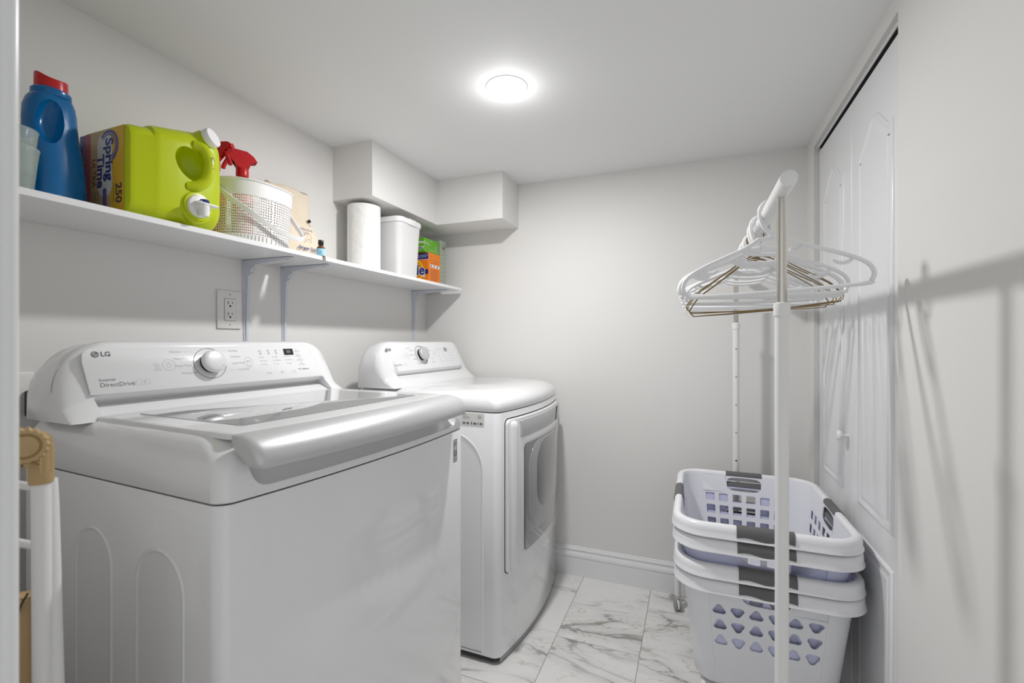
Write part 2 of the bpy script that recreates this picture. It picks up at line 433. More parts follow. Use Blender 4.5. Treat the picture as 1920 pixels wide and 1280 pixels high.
def bar(section, ys, a, yc0, yc1, endr, keep=.12):
    """bar along y following the bow; section (x,z) about its own centre, shrunk at the ends"""
    cx = sum(p[0] for p in section)/len(section); cz = sum(p[1] for p in section)/len(section)
    b = B(); rings = []
    n = 30; st = []
    for e in (0, .0007, .0025, .006, .011, .018, .026): st.append(yc0+e*endr/.026)
    for k in range(1, n): st.append(yc0+endr+(yc1-yc0-2*endr)*k/n)
    for e in (.026, .018, .011, .006, .0025, .0007, 0): st.append(yc1-e*endr/.026)
    for y in st:
        d = min(y-yc0, yc1-y, endr)/endr; q = math.sqrt(max(0, 1-(1-d)**2)); q = keep+(1-keep)*q
        rings.append([(cx+(x-cx)*(.35+.65*q if keep < .2 else q)+bow(y, a), y, cz+(z-cz)*q) for x, z in section])
    return loft(b, rings)

def lg_logo(x, y, s):
    dark = [('o', x, y, s, s*.12), ('d', x, y, s*.82), ('t', 'LG', x+s*1.35, y, s*2.1, 'LEFT', .03)]
    lite = [('o', x, y, s*.62, s*.10, 75, 360), ('r', x, x+s*.62, y-s*.05, y+s*.05), ('l', [(x-s*.02, y+s*.40), (x-s*.02, y-s*.28), (x+s*.22, y-s*.28)], s*.11), ('d', x-s*.32, y+s*.3, s*.10)]
    return dark, lite

# --- washer
wa = thing('washing_machine', 'white top-loading washing machine with silver lid handle, nearer of the two laundry machines', 'washing machine', (-.650, .470, 0), math.radians(-3.1))
D = .62; A = .024; W = .700
body(wa, D, A, .03, .8835, M['steel'])
# pressed arches on the near side and feet
def arch_panel(parent, x0, x1, z0, ztop, y, out=-1):
    r = (x1-x0)/2; cx = (x0+x1)/2
    ring = lambda i: [(cx+(r-i)*math.cos(PI*k/24), ztop-r+(r-i)*math.sin(PI*k/24)) for k in range(25)]+[(x0+i, z0), (x1-i, z0)]
    b = B(); R = [[(x, y+out*h, z) for x, z in ring(i)] for i, h in ((0, 0), (.0025, .002), (.0045, .0022), (.007, .0004), (.009, .0002))]
    loft(b, R, cap=False); b.faces.new([b.verts.new(q) for q in R[-1]])
    return obj('pressed_panel', b, M['steel'], parent, ang=60)
arch_panel(wa, -.415, -.288, .04, .80, 0); arch_panel(wa, -.218, -.083, .04, .797, 0)
for x in (-.56, -.05):
    for y in (.05, W-.05): b = B(); lathe(b, [(.014, 0), (.02, .004), (.02, .014), (.01, .018), (.01, .035)], 16, x, y); obj('foot', b, M['black'], wa)
b = B(); loft(b, [[(x, y, z) for x, y in plan(D, .004, .004, A)] for z in (.880, .888)]); obj('seam_gap_shade', b, M['black'], wa)  # black ring painted as the shade inside the open seam groove
# top cover with rolled shoulders
b = B(); rings = []
for z, i, f in ((.8862, .0015, .0015), (.8885, 0, 0), (.925, .0005, .001), (.938, .003, .005), (.949, .008, .013), (.958, .016, .027), (.966, .022, .040), (.973, .031, .056), (.9775, .040, .075), (.979, .05, .10)):
    rings.append([(x, y, z) for x, y in plan(D, i, f, A*(1-f*2), rf=.022+f*.5)])
loft(b, rings); cover = obj('top_cover', b, M['white'], wa, ang=50)
sec = [(.020+.045*math.cos(2*PI*k/24), .936+.041*math.sin(2*PI*k/24)) for k in range(24)]
c1 = bar(sec, None, A, .045, W-.045, .03)
cut(cover, [c1]); W = .686
# lid frame, glass, handle
def lidpoly(x0, x1, y0, y1, a, r=.012):
    p = []
    for k in range(9): ang = -90+90*k/8; p.append((x1-r+r*math.cos(math.radians(ang)), y0+r+r*math.sin(math.radians(ang))))
    for k in range(1, 16): p.append((x1, y0+r+(y1-y0-2*r)*k/16))
    for k in range(9): ang = 90*k/8; p.append((x1-r+r*math.cos(math.radians(ang)), y1-r+r*math.sin(math.radians(ang))))
    p = [(x+bow(y, a)*(1 if x > x1-r*.5 else .6), y) for x, y in p]
    return p+[(x0, y1), (x0, y0)]
b = B(); lp = lidpoly(-.437, -.035, .040, W-.040, A*.8)
loft(b, [[(x, y, z) for x, y in inset_poly(lp, i)] for z, i in ((.9735, .0), (.978, .0), (.9822, .0015), (.9835, .005))]); lid = obj('lid', b, M['white'], wa)
b = B(); lp = lidpoly(-.392, -.088, .094, W-.094, A*.35, .01)
loft(b, [[(x, y, z) for x, y in inset_poly(lp, i)] for z, i in ((.9815, -.0015), (.98385, -.0015))]); obj('glass_gasket', b, M['grey'], lid)
b = B(); loft(b, [[(x, y, z) for x, y in inset_poly(lp, i)] for z, i in ((.982, 0), (.9843, 0), (.9846, .001))]); obj('lid_glass', b, M['glassgrey'], lid)
hs = [(-.032, .978), (-.030, .9845), (-.012, .9848), (.006, .982), (.020, .9765), (.032, .968), (.0395, .957), (.042, .946), (.040, .9385), (.033, .9345), (.018, .9355), (-.01, .952), (-.025, .965)]
obj('lid_handle', bar(hs, None, A*1.05, .030, W-.042, .014, .62), M['silver'], wa, ang=50)
# console
P0, P1 = (-.465, 1.022), (-.500, 1.120)
console(wa, D, P0, P1, [(-.44, 1.0225), (-.466, 1.0221), (-.494, 1.006), (-.497, 1.0), (-.478, .9955), (-.452, .9845), (-.437, .978), (-.42, .9765), (-.38, .9765), (-.38, 1.03)], (.050, W-.055))
L = math.hypot(P1[0]-P0[0], P1[1]-P0[1])
FX = frame((P0[0], -.008, P0[1]), (0, 1, 0), (P1[0]-P0[0], 0, P1[1]-P0[1]))
b = B()   # slightly raised face plate with rounded upper corners
fp = [(.052, .0008), (.632, .0008), (.622, .03), (.606, .085), (.598, .096), (.585, .1015), (.080, .1015), (.061, .0985), (.050, .089), (.0475, .07)]
loft(b, [[FX @ Vector((x, y, h)) for x, y in inset_poly(fp, i)] for h, i in ((-.002, 0), (.0006, 0), (.0011, .0008))]); obj('face_plate', b, M['white'], wa)
dk, lt = lg_logo(.070, .086, .0068)
pr = dk+[('t', 'Inverter', .0685, .0305, .0090), ('t', 'DirectDrive', .0690, .0195, .0125), ('r', .513, .545, .072, .0915)]
print_on('brand_print', dk+pr[3:5], FX, M['dgrey'], wa, .0013)
print_on('brand_mark', lt, FX, M['printw'], wa, .0016)
items = [('l', [(.126, .027), (.158, .027), (.158, .0155), (.126, .0155), (.126, .027)], .0004), ('l', [(.142, .027), (.142, .0155)], .0004), ('o', .150, .0215, .0035, .0008, 40, 320), ('l', [(.147, .0215), (.151, .0215)], .0008), ('t', '10', .128, .0215, .007), ('o', .203, .057, .0135, .0006), ('o', .203, .057, .0055, .0006, 120, 420), ('l', [(.203, .0585), (.203, .0645)], .0007),
         ('o', .398, .058, .0115, .0007), ('p', [(.394, .0545), (.394, .0615), (.399, .058)]), ('r', .4, .4008, .055, .061), ('r', .4018, .4026, .055, .061),
         ('o', .176, .0585, .0045, .0005), ('o', .180, .0555, .0040, .0005), ('r', .171, .187, .0492, .0496), ('t', 'Wash Care', .171, .046, .0035)]
print_on('symbol_print', items, FX, M['lgrey'], wa, .0013)
lab = [('t', 'Normal', .232, .0885, .0072, 'RIGHT'), ('l', [(.234, .0885), (.256, .0885), (.262, .083)], .0003), ('t', 'Heavy Duty', .250, .0715, .0072, 'RIGHT'), ('t', 'Deep Wash', .252, .0535, .0072, 'RIGHT'), ('t', 'Waterproof', .262, .035, .0072, 'RIGHT'),
       ('t', 'Bedding', .350, .0885, .0072), ('l', [(.329, .0885), (.348, .0885)], .0003), ('t', 'Delicates', .352, .0725, .0072), ('t', 'Speed Wash', .352, .0545, .0072), ('t', 'Tub Clean', .366, .0365, .0072), ('l', [(.342, .0365), (.363, .0365)], .0003), ('t', 'Start/Pause', .398, .043, .0036, 'CENTER')]
for i, (a_, b_) in enumerate((('Temp.', .452), ('Spin', .493), ('Soil', .534))):
    lab += [('t', a_, b_, .0225, .0062, 'CENTER'), ('r', b_-.012, b_+.012, .0178, .0181)]
print_on('cycle_print', lab, FX, M['lgrey'], wa, .0013)
small = []; led = []
for i, x in enumerate((.437, .463, .487)):
    for j, y in enumerate((.0875, .0795)): led.append(('r', x-.0025+j*.0012, x+.0025+j*.0012, y-.0008, y+.0008)); small.append(('t', ('Pre Wash', 'Extra', 'Steam', 'Delay', 'Signal', 'Lock')[i*2+j], x, y-.0034, .0036, 'CENTER'))
for i, x in enumerate((.434, .474, .514)):
    for j, y in enumerate((.0680, .0575, .0470)): led.append(('d', x+j*.001, y, .0011)); small.append(('t', (('Hot', 'Warm', 'Cold'), ('High', 'Medium', 'Low'), ('Heavy', 'Normal', 'Light'))[i][j], x+j*.001+.005, y, .0050))
for j, y in enumerate((.0875, .0735, .0600, .0465)): led.append(('r', .5545+j*.003, .559+j*.003, y-.0006, y+.0006)); small.append(('t', ('Cold Wash', 'Water Plus', 'Rinse+Spin', 'Extra Rinse')[j], .557+j*.003, y-.0045, .0048, 'CENTER')); small.append(('r', .547+j*.003, .567+j*.003, y-.0085, y-.0083))
print_on('option_print', small, FX, M['lgrey'], wa, .0013)
led += [('t', 'TrueBalance', .556, .0272, .0062, 'LEFT', .01), ('d', .552, .0275, .0020)]
print_on('indicator_lights', led, FX, M['dgrey'], wa, .0013)
b = B(); loft(b, [[FX @ Vector((x, y, h)) for x, y in ((.513, .0725), (.545, .0725), (.545, .0915), (.513, .0915))] for h in (.0, .0016)]); disp = obj('display', b, M['black'], wa)
print_on('digits', [('t', '88', .529, .082, .013, 'CENTER')], FX, M['grey'], disp, .0019)
def knob(parent, FX, x, y, r, m, off=(0, 0), s=1):
    k = B(); n = 48
    loft(k, [[FX @ Vector((x+(r*1.32+q)*math.cos(2*PI*j/n), y+(r*1.32+q)*math.sin(2*PI*j/n), h)) for j in range(n)] for q, h in ((0, .0008), (.0008, .002), (.0018, .002), (.0024, .0008))], loop=True)
    obj('knob_ring', k, M['grey'], parent)
    k = B(); loft(k, [[FX @ Vector((x+q*r*math.cos(2*PI*j/n), y+q*r*math.sin(2*PI*j/n), h)) for j in range(n)] for q, h in ((.86, .0005), (.84, .012))]); obj('knob_collar', k, M['black'], parent)
    k = B(); loft(k, [[FX @ Vector((x+q*r*math.cos(2*PI*j/n), y+q*r*math.sin(2*PI*j/n), h)) for j in range(n)] for q, h in ((.93, .011), (.98, .0125), (1, .019), (.97, .0225), (.90, .0245), (.6, .0262), (.2, .0268))]); kk = obj('knob', k, m, parent)
    print_on('knob_mark', [('d', x+r*.55, y-r*.5, .0012)], FX, M['lgrey'], kk, .0266)
knob(wa, FX, .297, .0570, .0285, M['silver2'])
# front sticker with "10"
b = B(); FS = frame((.0088, .632, .862), (-.158, 1, 0), (0, 0, 1))
st = obj('warranty_sticker', B(), M['sticker'], wa); me = bpy.data.meshes.new('s')
bm = text_bm([('r', 0, .024, -.062, 0)], FS, .0012); bm.to_mesh(me); me.materials.append(M['sticker']); st.data = me
print_on('sticker_print', [('l', [(.001, -.001), (.023, -.001), (.023, -.061), (.001, -.061), (.001, -.001)], .0012), ('t', 'WARRANTY', .012, -.0075, .0042, 'CENTER'), ('t', 'DIRECT', .012, -.013, .0055, 'CENTER', .02), ('t', 'DRIVE', .012, -.0185, .0045, 'CENTER'), ('r', .0045, .0065, -.050, -.027), ('o', .0145, -.0385, .0078, .0022), ('r', .0125, .0175, -.040, -.038), ('r', .003, .021, -.0555, -.054)], FS, M['dgrey'], st, .0016)

# --- dryer
dr = thing('clothes_dryer', 'white front-loading clothes dryer with grey door window, farther machine by the back wall', 'dryer', (-.63, 1.462, 0), math.radians(-.8))
D = .62; A = .042
body(dr, D, A, .024, .8795, M['steel'])
b = B(); loft(b, [[(x, y, z) for x, y in plan(D, .003, .006, A)] for z in (.012, .022)]+[[(x, y, z) for x, y in plan(D, .006, .012, A)] for z in (.0235,)]); obj('base_plinth', b, M['black'], dr)
b = B(); prism(b, [(bow(y, A)-.004, y) for y in [.02+.646*k/20 for k in range(21)]]+[(bow(y, A)-.010, y) for y in [.666-.646*k/20 for k in range(21)]], 'z', .006, .0235); obj('kick_strip', b, M['grey'], dr)
for x in (-.56, -.045):
    for y in (.05, W-.05): b = B(); lathe(b, [(.014, 0), (.02, .003), (.02, .012), (.01, .016), (.01, .03)], 16, x, y); obj('foot', b, M['black'], dr)
b = B(); loft(b, [[(x, y, z) for x, y in plan(D, .004, .004, A)] for z in (.876, .886)]); obj('seam_gap_shade', b, M['black'], dr)  # same black ring, shade of the groove under the dryer cover
b = B(); rings = []
for z, i, f in ((.8825, .0015, .0015), (.885, 0, 0), (.905, .0005, .001), (.915, .003, .006), (.926, .008, .016), (.935, .016, .032), (.942, .027, .052), (.947, .040, .075), (.9495, .055, .10), (.951, .07, .13)):
    rings.append([(x, y, z) for x, y in plan(D, i, f, A*(1-f*1.5), rf=.022+f*.5)])
loft(b, rings); obj('top_cover', b, M['white'], dr, ang=50)
Q0, Q1 = (-.475, 1.010), (-.520, 1.120)
console(dr, D, Q0, Q1, [(-.44, 1.0105), (-.4755, 1.0101), (-.492, .992), (-.489, .989), (-.455, .9862), (-.42, .9855), (-.42, 1.02)], (.062, W-.07), xb=-.428, zb=.948)
GX = frame((Q0[0], 0, Q0[1]), (0, 1, 0), (Q1[0]-Q0[0], 0, Q1[1]-Q0[1]))
dk, lt = lg_logo(.052, .0945, .0066)
print_on('brand_print', dk, GX, M['dgrey'], dr, .0006)
print_on('brand_mark', lt, GX, M['printw'], dr, .0009)
items = [('t', 'SensorDry', .066, .0265, .0125), ('l', [(.135, .030), (.150, .030), (.150, .0215), (.135, .0215), (.135, .030)], .0005), ('o', .172, .064, .0125, .0006), ('o', .172, .064, .005, .0006, 120, 420), ('l', [(.172, .0655), (.172, .071)], .0006), ('o', .392, .070, .0115, .0006), ('p', [(.389, .067), (.389, .073), (.394, .070)]), ('o', .148, .064, .004, .0005), ('r', .143, .155, .055, .0555)]
print_on('symbol_print', items, GX, M['lgrey'], dr, .0006)
lab = [('t', 'Cotton', .205, .098, .0068, 'RIGHT'), ('t', 'Normal', .225, .087, .0068, 'RIGHT'), ('t', 'Heavy Duty', .225, .068, .0068, 'RIGHT'), ('t', 'Bedding', .235, .048, .0068, 'RIGHT'), ('t', 'Small Load', .262, .026, .0068, 'RIGHT'),
       ('t', 'Delicates', .335, .098, .0068), ('t', 'Speed Dry', .342, .086, .0068), ('t', 'Air Dry', .352, .045, .0068), ('t', 'Time Dry', .345, .028, .0068)]
for i in range(3):
    for j in range(4): lab.append(('t', ('Less', 'Normal', 'More', 'Dry Level')[j], .425+i*.045+j*.004, .068-j*.013, .0055, 'CENTER'))
    for j in range(2): lab.append(('r', .410+i*.022+j*.004, .414+i*.022+j*.004, .094-j*.009, .0955-j*.009)); lab.append(('t', 'Wrinkle', .412+i*.022+j*.004, .0905-j*.009, .0035, 'CENTER'))
for j in range(4): lab += [('r', .530+j*.007, .534+j*.007, .092-j*.016, .0935-j*.016), ('t', 'Signal', .533+j*.007, .087-j*.016, .0052, 'CENTER')]
print_on('cycle_print', lab, GX, M['lgrey'], dr, .0006)
b = B(); loft(b, [[GX @ Vector((x, y, h)) for x, y in ((.485, .078), (.514, .078), (.514, .097), (.485, .097))] for h in (-.001, .001)]); obj('display', b, M['grey'], dr)
knob(dr, GX, .280, .066, .031, M['silver'])
# door on the bowed front: slab proud of the cabinet, handle, window
def front_slab(y0, y1, z0, z1, r, h0, h1, bev=.003, a=A):
    cx, cz = (y0+y1)/2, (z0+z1)/2; b = B(); rings = []
    for h, i in ((h0, 0), (h1-bev, 0), (h1-bev*.3, bev*.3), (h1, bev)):
        p = []
        for q in rrect(y1-y0-2*i, z1-z0-2*i, max(r-i, .001), 6, cx, cz): p.append(q)
        # subdivide long horizontals so the slab can follow the bow
        pp = []
        for k in range(len(p)):
            s, e = p[k], p[(k+1) % len(p)]; m_ = max(1, int(abs(e[0]-s[0])/.03))
            for j in range(m_): pp.append((s[0]+(e[0]-s[0])*j/m_, s[1]+(e[1]-s[1])*j/m_))
        rings.append([(bow(y, a)+h, y, z) for y, z in pp])
    loft(b, rings, cap=False)
    # caps as vertical strips following the bow
    last = rings[-1]; ys = sorted({round(p[1], 5) for p in last})
    top = {}; bot = {}
    for p in last:
        k = round(p[1], 5); top[k] = max(top.get(k, -9), p[2]); bot[k] = min(bot.get(k, 9), p[2])
    for k0, k1 in zip(ys, ys[1:]):
        f = [(bow(k0, a)+h1, k0, bot[k0]), (bow(k1, a)+h1, k1, bot[k1]), (bow(k1, a)+h1, k1, top[k1]), (bow(k0, a)+h1, k0, top[k0])]
        try: b.faces.new([b.verts.new(v) for v in f])
        except ValueError: pass
    bmesh.ops.remove_doubles(b, verts=b.verts, dist=.00003); return b
dz0, dz1 = .305, .852
gp = obj('door_gap', front_slab(.036, .646, dz0-.003, dz1+.004, .022, -.004, .0012, .0004), M['black'], dr, ang=40)
door = obj('door', front_slab(.039, .643, dz0, dz1, .02, -.002, .013, .004), M['white'], dr, ang=40)
obj('door_trim', front_slab(.132, .625, .345, .756, .022, .012, .0165, .002), M['silver2'], door, ang=40)
obj('door_window', front_slab(.137, .620, .350, .751, .02, .012, .0172, .001), M['pane'], door, ang=40)
obj('window_bowl', front_slab(.175, .612, .400, .744, .10, .016, .0190, .002), M['pane2'], door, ang=40)
obj('window_drum', front_slab(.245, .600, .465, .736, .09, .018, .0202, .001), M['pane'], door, ang=40)
obj('door_handle', front_slab(.118, .636, .776, .842, .006, .012, .0185, .004), M['silver'], door, ang=40)
obj('handle_recess', front_slab(.110, .640, .826, .851, .008, .011, .0142, .002), M['silver2'], door, ang=40)
b = B(); tube(b, [(.0105+bow(.075, A), .070, z) for z in (.318, .324, .335, .6, .825, .838, .845)], [.012, .018, .021, .021, .021, .018, .011], 16); obj('hinge_column', b, M['white'], door, ang=50)
for z in (.745, .36): b = B(); box(b, .004, .012, .0385, .0405, z-.02, z+.02); obj('hinge', b, M['fgrey'], door)
arch_panel(dr, -.32, -.057, .036, .805, 0)
FS = frame((-.193, -.0004, .876), (1, 0, 0), (0, 0, 1))
me = bpy.data.meshes.new('s'); bm = text_bm([('r', 0, .14, -.041, 0)], FS, .0006); bm.to_mesh(me)
st = link('rating_label', me, M['plate'], dr, smooth=False)
pp = [('d', .058, -.006, .0025), ('t', 'LG', .062, -.006, .006), ('t', 'MODEL DRYER', .055, -.0125, .0036), ('t', '120/240V 60Hz 26A', .055, -.0165, .0036), ('t', 'MADE IN KOREA', .055, -.0205, .0036), ('o', .122, -.013, .006, .0012), ('t', 'us', .1185, -.013, .006), ('t', 'No.', .088, -.028, .004)]
for k in range(46):
    x = .055+k*.0017
    if random.random() < .72: pp.append(('r', x, x+.0012, -.0405, -.0325))
print_on('label_print', pp, FS, M['dgrey'], st, .0009)

# ------------------------------------------------------------------ wall plates
t = thing('power_outlet', 'white double power outlet plate on the left wall under the shelf bracket', 'power outlet', (XL, 1.028, 1.231))
b = B(); box(b, 0, .006, -.041, .041, -.060, .060, .002); obj('cover_plate', b, M['plate'], t)
b = B(); box(b, .003, .0085, -.0185, .0185, -.0345, .0345, .0015); f = obj('socket_face', b, M['plate'], t)
b = B(); box(b, .0057, .0064, -.0197, .0197, -.0357, .0357); obj('face_gap', b, M['grey'], t)
FO = frame((.0085, 0, 0), (0, 1, 0), (0, 0, 1)); it = []
for z in (-.0175, .0175): it += [('r', -.009, -.0068, z, z+.009), ('r', .0055, .0073, z+.001, z+.008), ('d', -.001, z-.006, .0031)]
print_on('slots', it, FO, M['black'], t, .0003)
FO = frame((.006, 0, 0), (0, 1, 0), (0, 0, 1))
for z in (-.048, .048): print_on('screw', [('d', 0, z, .003)], FO, M['lgrey'], t, .0003)
t = thing('wall_plate', 'blank white wall plate low on the left wall beside the washer', 'wall plate', (XL, .50, 1.0))
b = B(); box(b, 0, .007, -.075, .062, -.062, .062, .003); obj('cover_plate', b, M['plate'], t)
b = B(); box(b, .006, .03, .044, .058, -.035, .022, .004); obj('black_plug', b, M['black'], t)

# ------------------------------------------------------------------ shelf boards and brackets
XF = -1.135
def board(y0, y1, label):
    o = obj('shelf_board', box(B(), XL+.001, XF, y0, y1, 1.3975, 1.411, .0006, 1), M['shelf'], smooth=False)
    return tag(o, label, 'shelf', 'white wall shelf boards')
board(.19, 1.175, 'long white shelf board on left wall carrying blue bottle and green jug'); board(1.190, 2.150, 'white shelf board on left wall carrying the paper towel roll and boxes')
def bracket(y, label):
    t = thing('shelf_bracket', label, 'shelf bracket', (XL, y, 1.397), group='pressed steel shelf brackets')
    # channel-section arm and leg, tapering away from the corner
    b = B()
    def chan(p, q, nrm, w0, w1, h0, h1):
        p, q, nrm = Vector(p), Vector(q), Vector(nrm); s = Vector((0, 1, 0)); R = []
        for k in range(9):
            t_ = k/8; c = p+(q-p)*t_; w_ = w0+(w1-w0)*t_; h = h0+(h1-h0)*math.pow(t_, .6)
            R.append([c-s*w_/2, c+s*w_/2, c+s*w_/2+nrm*.0015, c+s*w_*.3+nrm*.002, c+s*w_*.2+nrm*h, c-s*w_*.2+nrm*h, c-s*w_*.3+nrm*.002, c-s*w_/2+nrm*.0015])
        loft(b, R)
    chan((.001, 0, -.004), (.001, 0, -.30), (1, 0, 0), .028, .016, .024, .004)
    chan((.001, 0, -.001), (.205, 0, -.001), (0, 0, -1), .028, .016, .024, .004)
    prism(b, [(.0, -.0015), (.05, -.0015), (.046, -.022), (.034, -.027), (.027, -.034), (.022, -.05), (.0, -.05)], 'y', -.0058, .0058, .001)
    obj('steel_arm', b, M['bracket'], t, ang=30)
    for p, ax in (((.0255, .0, -.045), 'Y'), ((.185, 0, -.0065), None)):
        s = B(); lathe(s, [(.0042, 0), (.0042, .0012), (.002, .002)], 12)
        if ax: bmesh.ops.rotate(s, verts=s.verts, matrix=Matrix.Rotation(PI/2, 3, 'Y'))
        else: bmesh.ops.rotate(s, verts=s.verts, matrix=Matrix.Rotation(PI, 3, 'Y'))
        bmesh.ops.translate(s, verts=s.verts, vec=p); obj('screw', s, M['chrome'], t)
bracket(1.088, 'grey-white steel shelf bracket just right of the power outlet'); bracket(1.240, 'grey-white steel shelf bracket under the start of the farther shelf board'); bracket(2.065, 'grey-white steel shelf bracket next to the back wall, under the boxes')

# ------------------------------------------------------------------ things on the shelf
SZ = 1.411
def cupmesh(r0, r1, h, th=.0018):
    prof = [(r0*.6, 0), (r0, 0), (r0+(r1-r0)*.5, h*.5), (r1, h-.003), (r1+.0012, h-.001), (r1+.001, h), (r1-th, h), (r0+(r1-r0)*.5-th, h*.5), (r0-th, .004), (r0*.5, .004)]
    return lathe(B(), prof, 40)
tag(obj('plastic_tumbler', cupmesh(.0315, .0392, .082), M['clear'], loc=(-1.182, .4495, SZ)), 'clear plastic tumbler at the left end of the shelf, lower of two', 'cup', 'stacked clear tumblers')
tag(obj('plastic_tumbler', cupmesh(.0300, .0377, .082), M['clear'], loc=(-1.182, .4495, SZ+.034)), 'clear plastic tumbler nested in another at the left end, upper of two', 'cup', 'stacked clear tumblers')

# blue bottle
t = thing('detergent_bottle', 'blue plastic laundry bottle with red cap standing beside the clear tumblers', 'bottle', (-1.255, .546, SZ), math.radians(8))
def oval(cx, cy, a_, b_, z, n=36, e=2.5):
    out = []
    for k in range(n):
        c, s = math.cos(2*PI*k/n), math.sin(2*PI*k/n)
        out.append((cx+a_*math.copysign(abs(c)**(2/e), c), cy+b_*math.copysign(abs(s)**(2/e), s), z))
    return out
lv = [(0, .034, .050, 0), (.004, .037, .049, 0), (.03, .039, .051, 0), (.07, .039, .050, -.001), (.11, .037, .047, -.003), (.145, .034, .044, -.006), (.175, .032, .043, -.008), (.2, .031, .042, -.008), (.218, .029, .038, -.007), (.228, .026, .033, -.006), (.234, .024, .027, -.006), (.240, .0235, .026, -.006)]
b = B(); loft(b, [oval(0, c, a_, b_, z) for z, a_, b_, c in lv]); o = obj('bottle_body', b, M['blue'], t, ang=50)
s = B(); bmesh.ops.create_uvsphere(s, u_segments=28, v_segments=18, radius=1); 
for v in s.verts: v.co = Vector((.040+v.co.x*.034, -.026+v.co.y*.024+v.co.z*.004, .170+v.co.z*.048))
s2 = B(); bmesh.ops.create_uvsphere(s2, u_segments=24, v_segments=16, radius=1)
for v in s2.verts: v.co = Vector((.052+v.co.x*.026, .044+v.co.y*.013, .178+v.co.z*.032))
cut(o, [s, s2])
b = B(); loft(b, [oval(0, -.006, a_, a_*1.08, z, e=2.1) for z, a_ in ((.228, .0275), (.231, .0295), (.240, .0295), (.243, .027))]); obj('collar', b, M['blue'], t)
b = B()
R = []
for z, a_ in ((.241, .0255), (.245, .0262), (.262, .0258)): R.append([(a_*math.cos(2*PI*k/36), -.006+a_*math.sin(2*PI*k/36), z+(.012*max(0, math.cos(2*PI*(k-26)/36))**3+.004*max(0, math.cos(2*PI*(k-8)/36)) if z > .25 else 0)) for k in range(36)])
R.append([(p[0]*.9, -.006+(p[1]+.006)*.9, p[2]) for p in R[-1]]); R.append([(p[0]*.86, -.006+(p[1]+.006)*.86, .252) for p in R[-1]])
loft(b, R); obj('cap', b, M['red'], t, ang=40)

# pale container behind
b = B(); lathe(b, [(.030, 0), (.036, .004), (.036, .15), (.033, .172), (.024, .186), (.010, .190)], 32); tag(obj('pale_canister', b, M['cream'], loc=(-1.336, .585, SZ)), 'pale cream rounded canister half hidden behind blue bottle and green jug', 'canister')

# lime jug
t = thing('detergent_jug', 'large lime green detergent jug lying on its side with white tap', 'jug', (-1.240, .731, SZ))
b = B(); rings = []
hx, hz = .104, .1235
def jugring(y, sx, top, r, bot=0):
    h = (top-bot)/2; return [(p[0], y, p[1]) for p in rrect(2*hx*sx, 2*h, min(r, h*.9), 8, 0, bot+h)]
for y, sx, top, r, bot in ((-.108, .82, .190, .020, .006), (-.104, .90, .199, .026, .002), (-.096, .935, .203, .03, .001), (-.060, .935, .210, .032, .001), (-.056, .955, .217, .034, 0), (-.045, .97, .222, .038, 0), (-.01, .99, .230, .040, 0), (.03, 1, .240, .040, 0), (.06, 1, .2465, .042, 0), (.082, .98, .247, .044, 0), (.094, .95, .240, .046, .004), (.101, .88, .228, .046, .010), (.104, .78, .212, .045, .018)):
    rings.append(jugring(y, sx, top, r, bot))
loft(b, rings); o = obj('jug_body', b, M['lime'], t, ang=50)
s = B(); bmesh.ops.create_uvsphere(s, u_segments=32, v_segments=20, radius=1)
for v in s.verts: v.co = Vector((.110+v.co.x*.045, .022+v.co.y*.038+v.co.z*-.008, .150+v.co.z*.040))
s2 = B(); tube(s2, smooth_path([(.114, -.004, .095), (.116, .036, .088), (.116, .064, .112), (.116, .074, .150), (.114, .070, .185)], 5), [.004]+[.010]*19+[.004], 12)
cut(o, [s, s2])
b = B(); tube(b, smooth_path([(.096, .028, .200), (.108, .046, .196), (.114, .056, .172), (.114, .057, .145), (.111, .050, .118), (.104, .032, .100), (.094, .012, .094)], 6), [.010]+[.0135]*35+[.008], 14); obj('grip', b, M['lime'], t)
print_on('date_code', [('t', '6D 1 1', 0, 0, .011, 'CENTER')], frame((.1278, .058, .162), (0, .1, -1), (0, 1, .1)), M['dgrey'], t, 0)
ax = Vector((.86, .30, .34)).normalized()
def axial(prof, c, ax, m, name, n=32):
    q = ax.to_track_quat('Z', 'Y').to_matrix(); b = B(); lathe(b, prof, n)
    for v in b.verts: v.co = q @ v.co + Vector(c)
    return obj(name, b, m, t, ang=40)
axial([(.026, -.03), (.026, -.006), (.021, -.004), (.021, .004)], (.096, .066, .229), ax, M['lime'], 'neck')
axial([(.0225, 0), (.0235, .002), (.0235, .014), (.022, .0165), (.012, .017)], (.0965, .0665, .2305), ax, M['capwhite'], 'cap', 40)
ax = Vector((1, 0, .02)).normalized()
axial([(.042, -.02), (.042, .0), (.040, .004), (.035, .006), (.034, .010), (.031, .011)], (.099, .034, .050), ax, M['lime'], 'spigot_boss')
axial([(.0275, .008), (.028, .012), (.0265, .017), (.022, .019), (.014, .0195), (.0135, .034), (.011, .036)], (.099, .034, .050), ax, M['capwhite'], 'spigot')
b = B(); tube(b, [(.129, .034, .052), (.129, .034, .024)], [.0125, .0105], 20); obj('spout', b, M['capwhite'], t)
b = B(); prism(b, rrect(.026, .058, .0125, 6, .129, .040), 'z', .052, .0555, .001); obj('tap_lever', b, M['capwhite'], t)
b = B(); lathe(b, [(.010, 0), (.0105, .002), (.0105, .007), (.009, .009)], 20, .129, .035); bmesh.ops.translate(b, verts=b.verts, vec=(0, 0, .0555)); obj('tap_button', b, M['navy'], t)
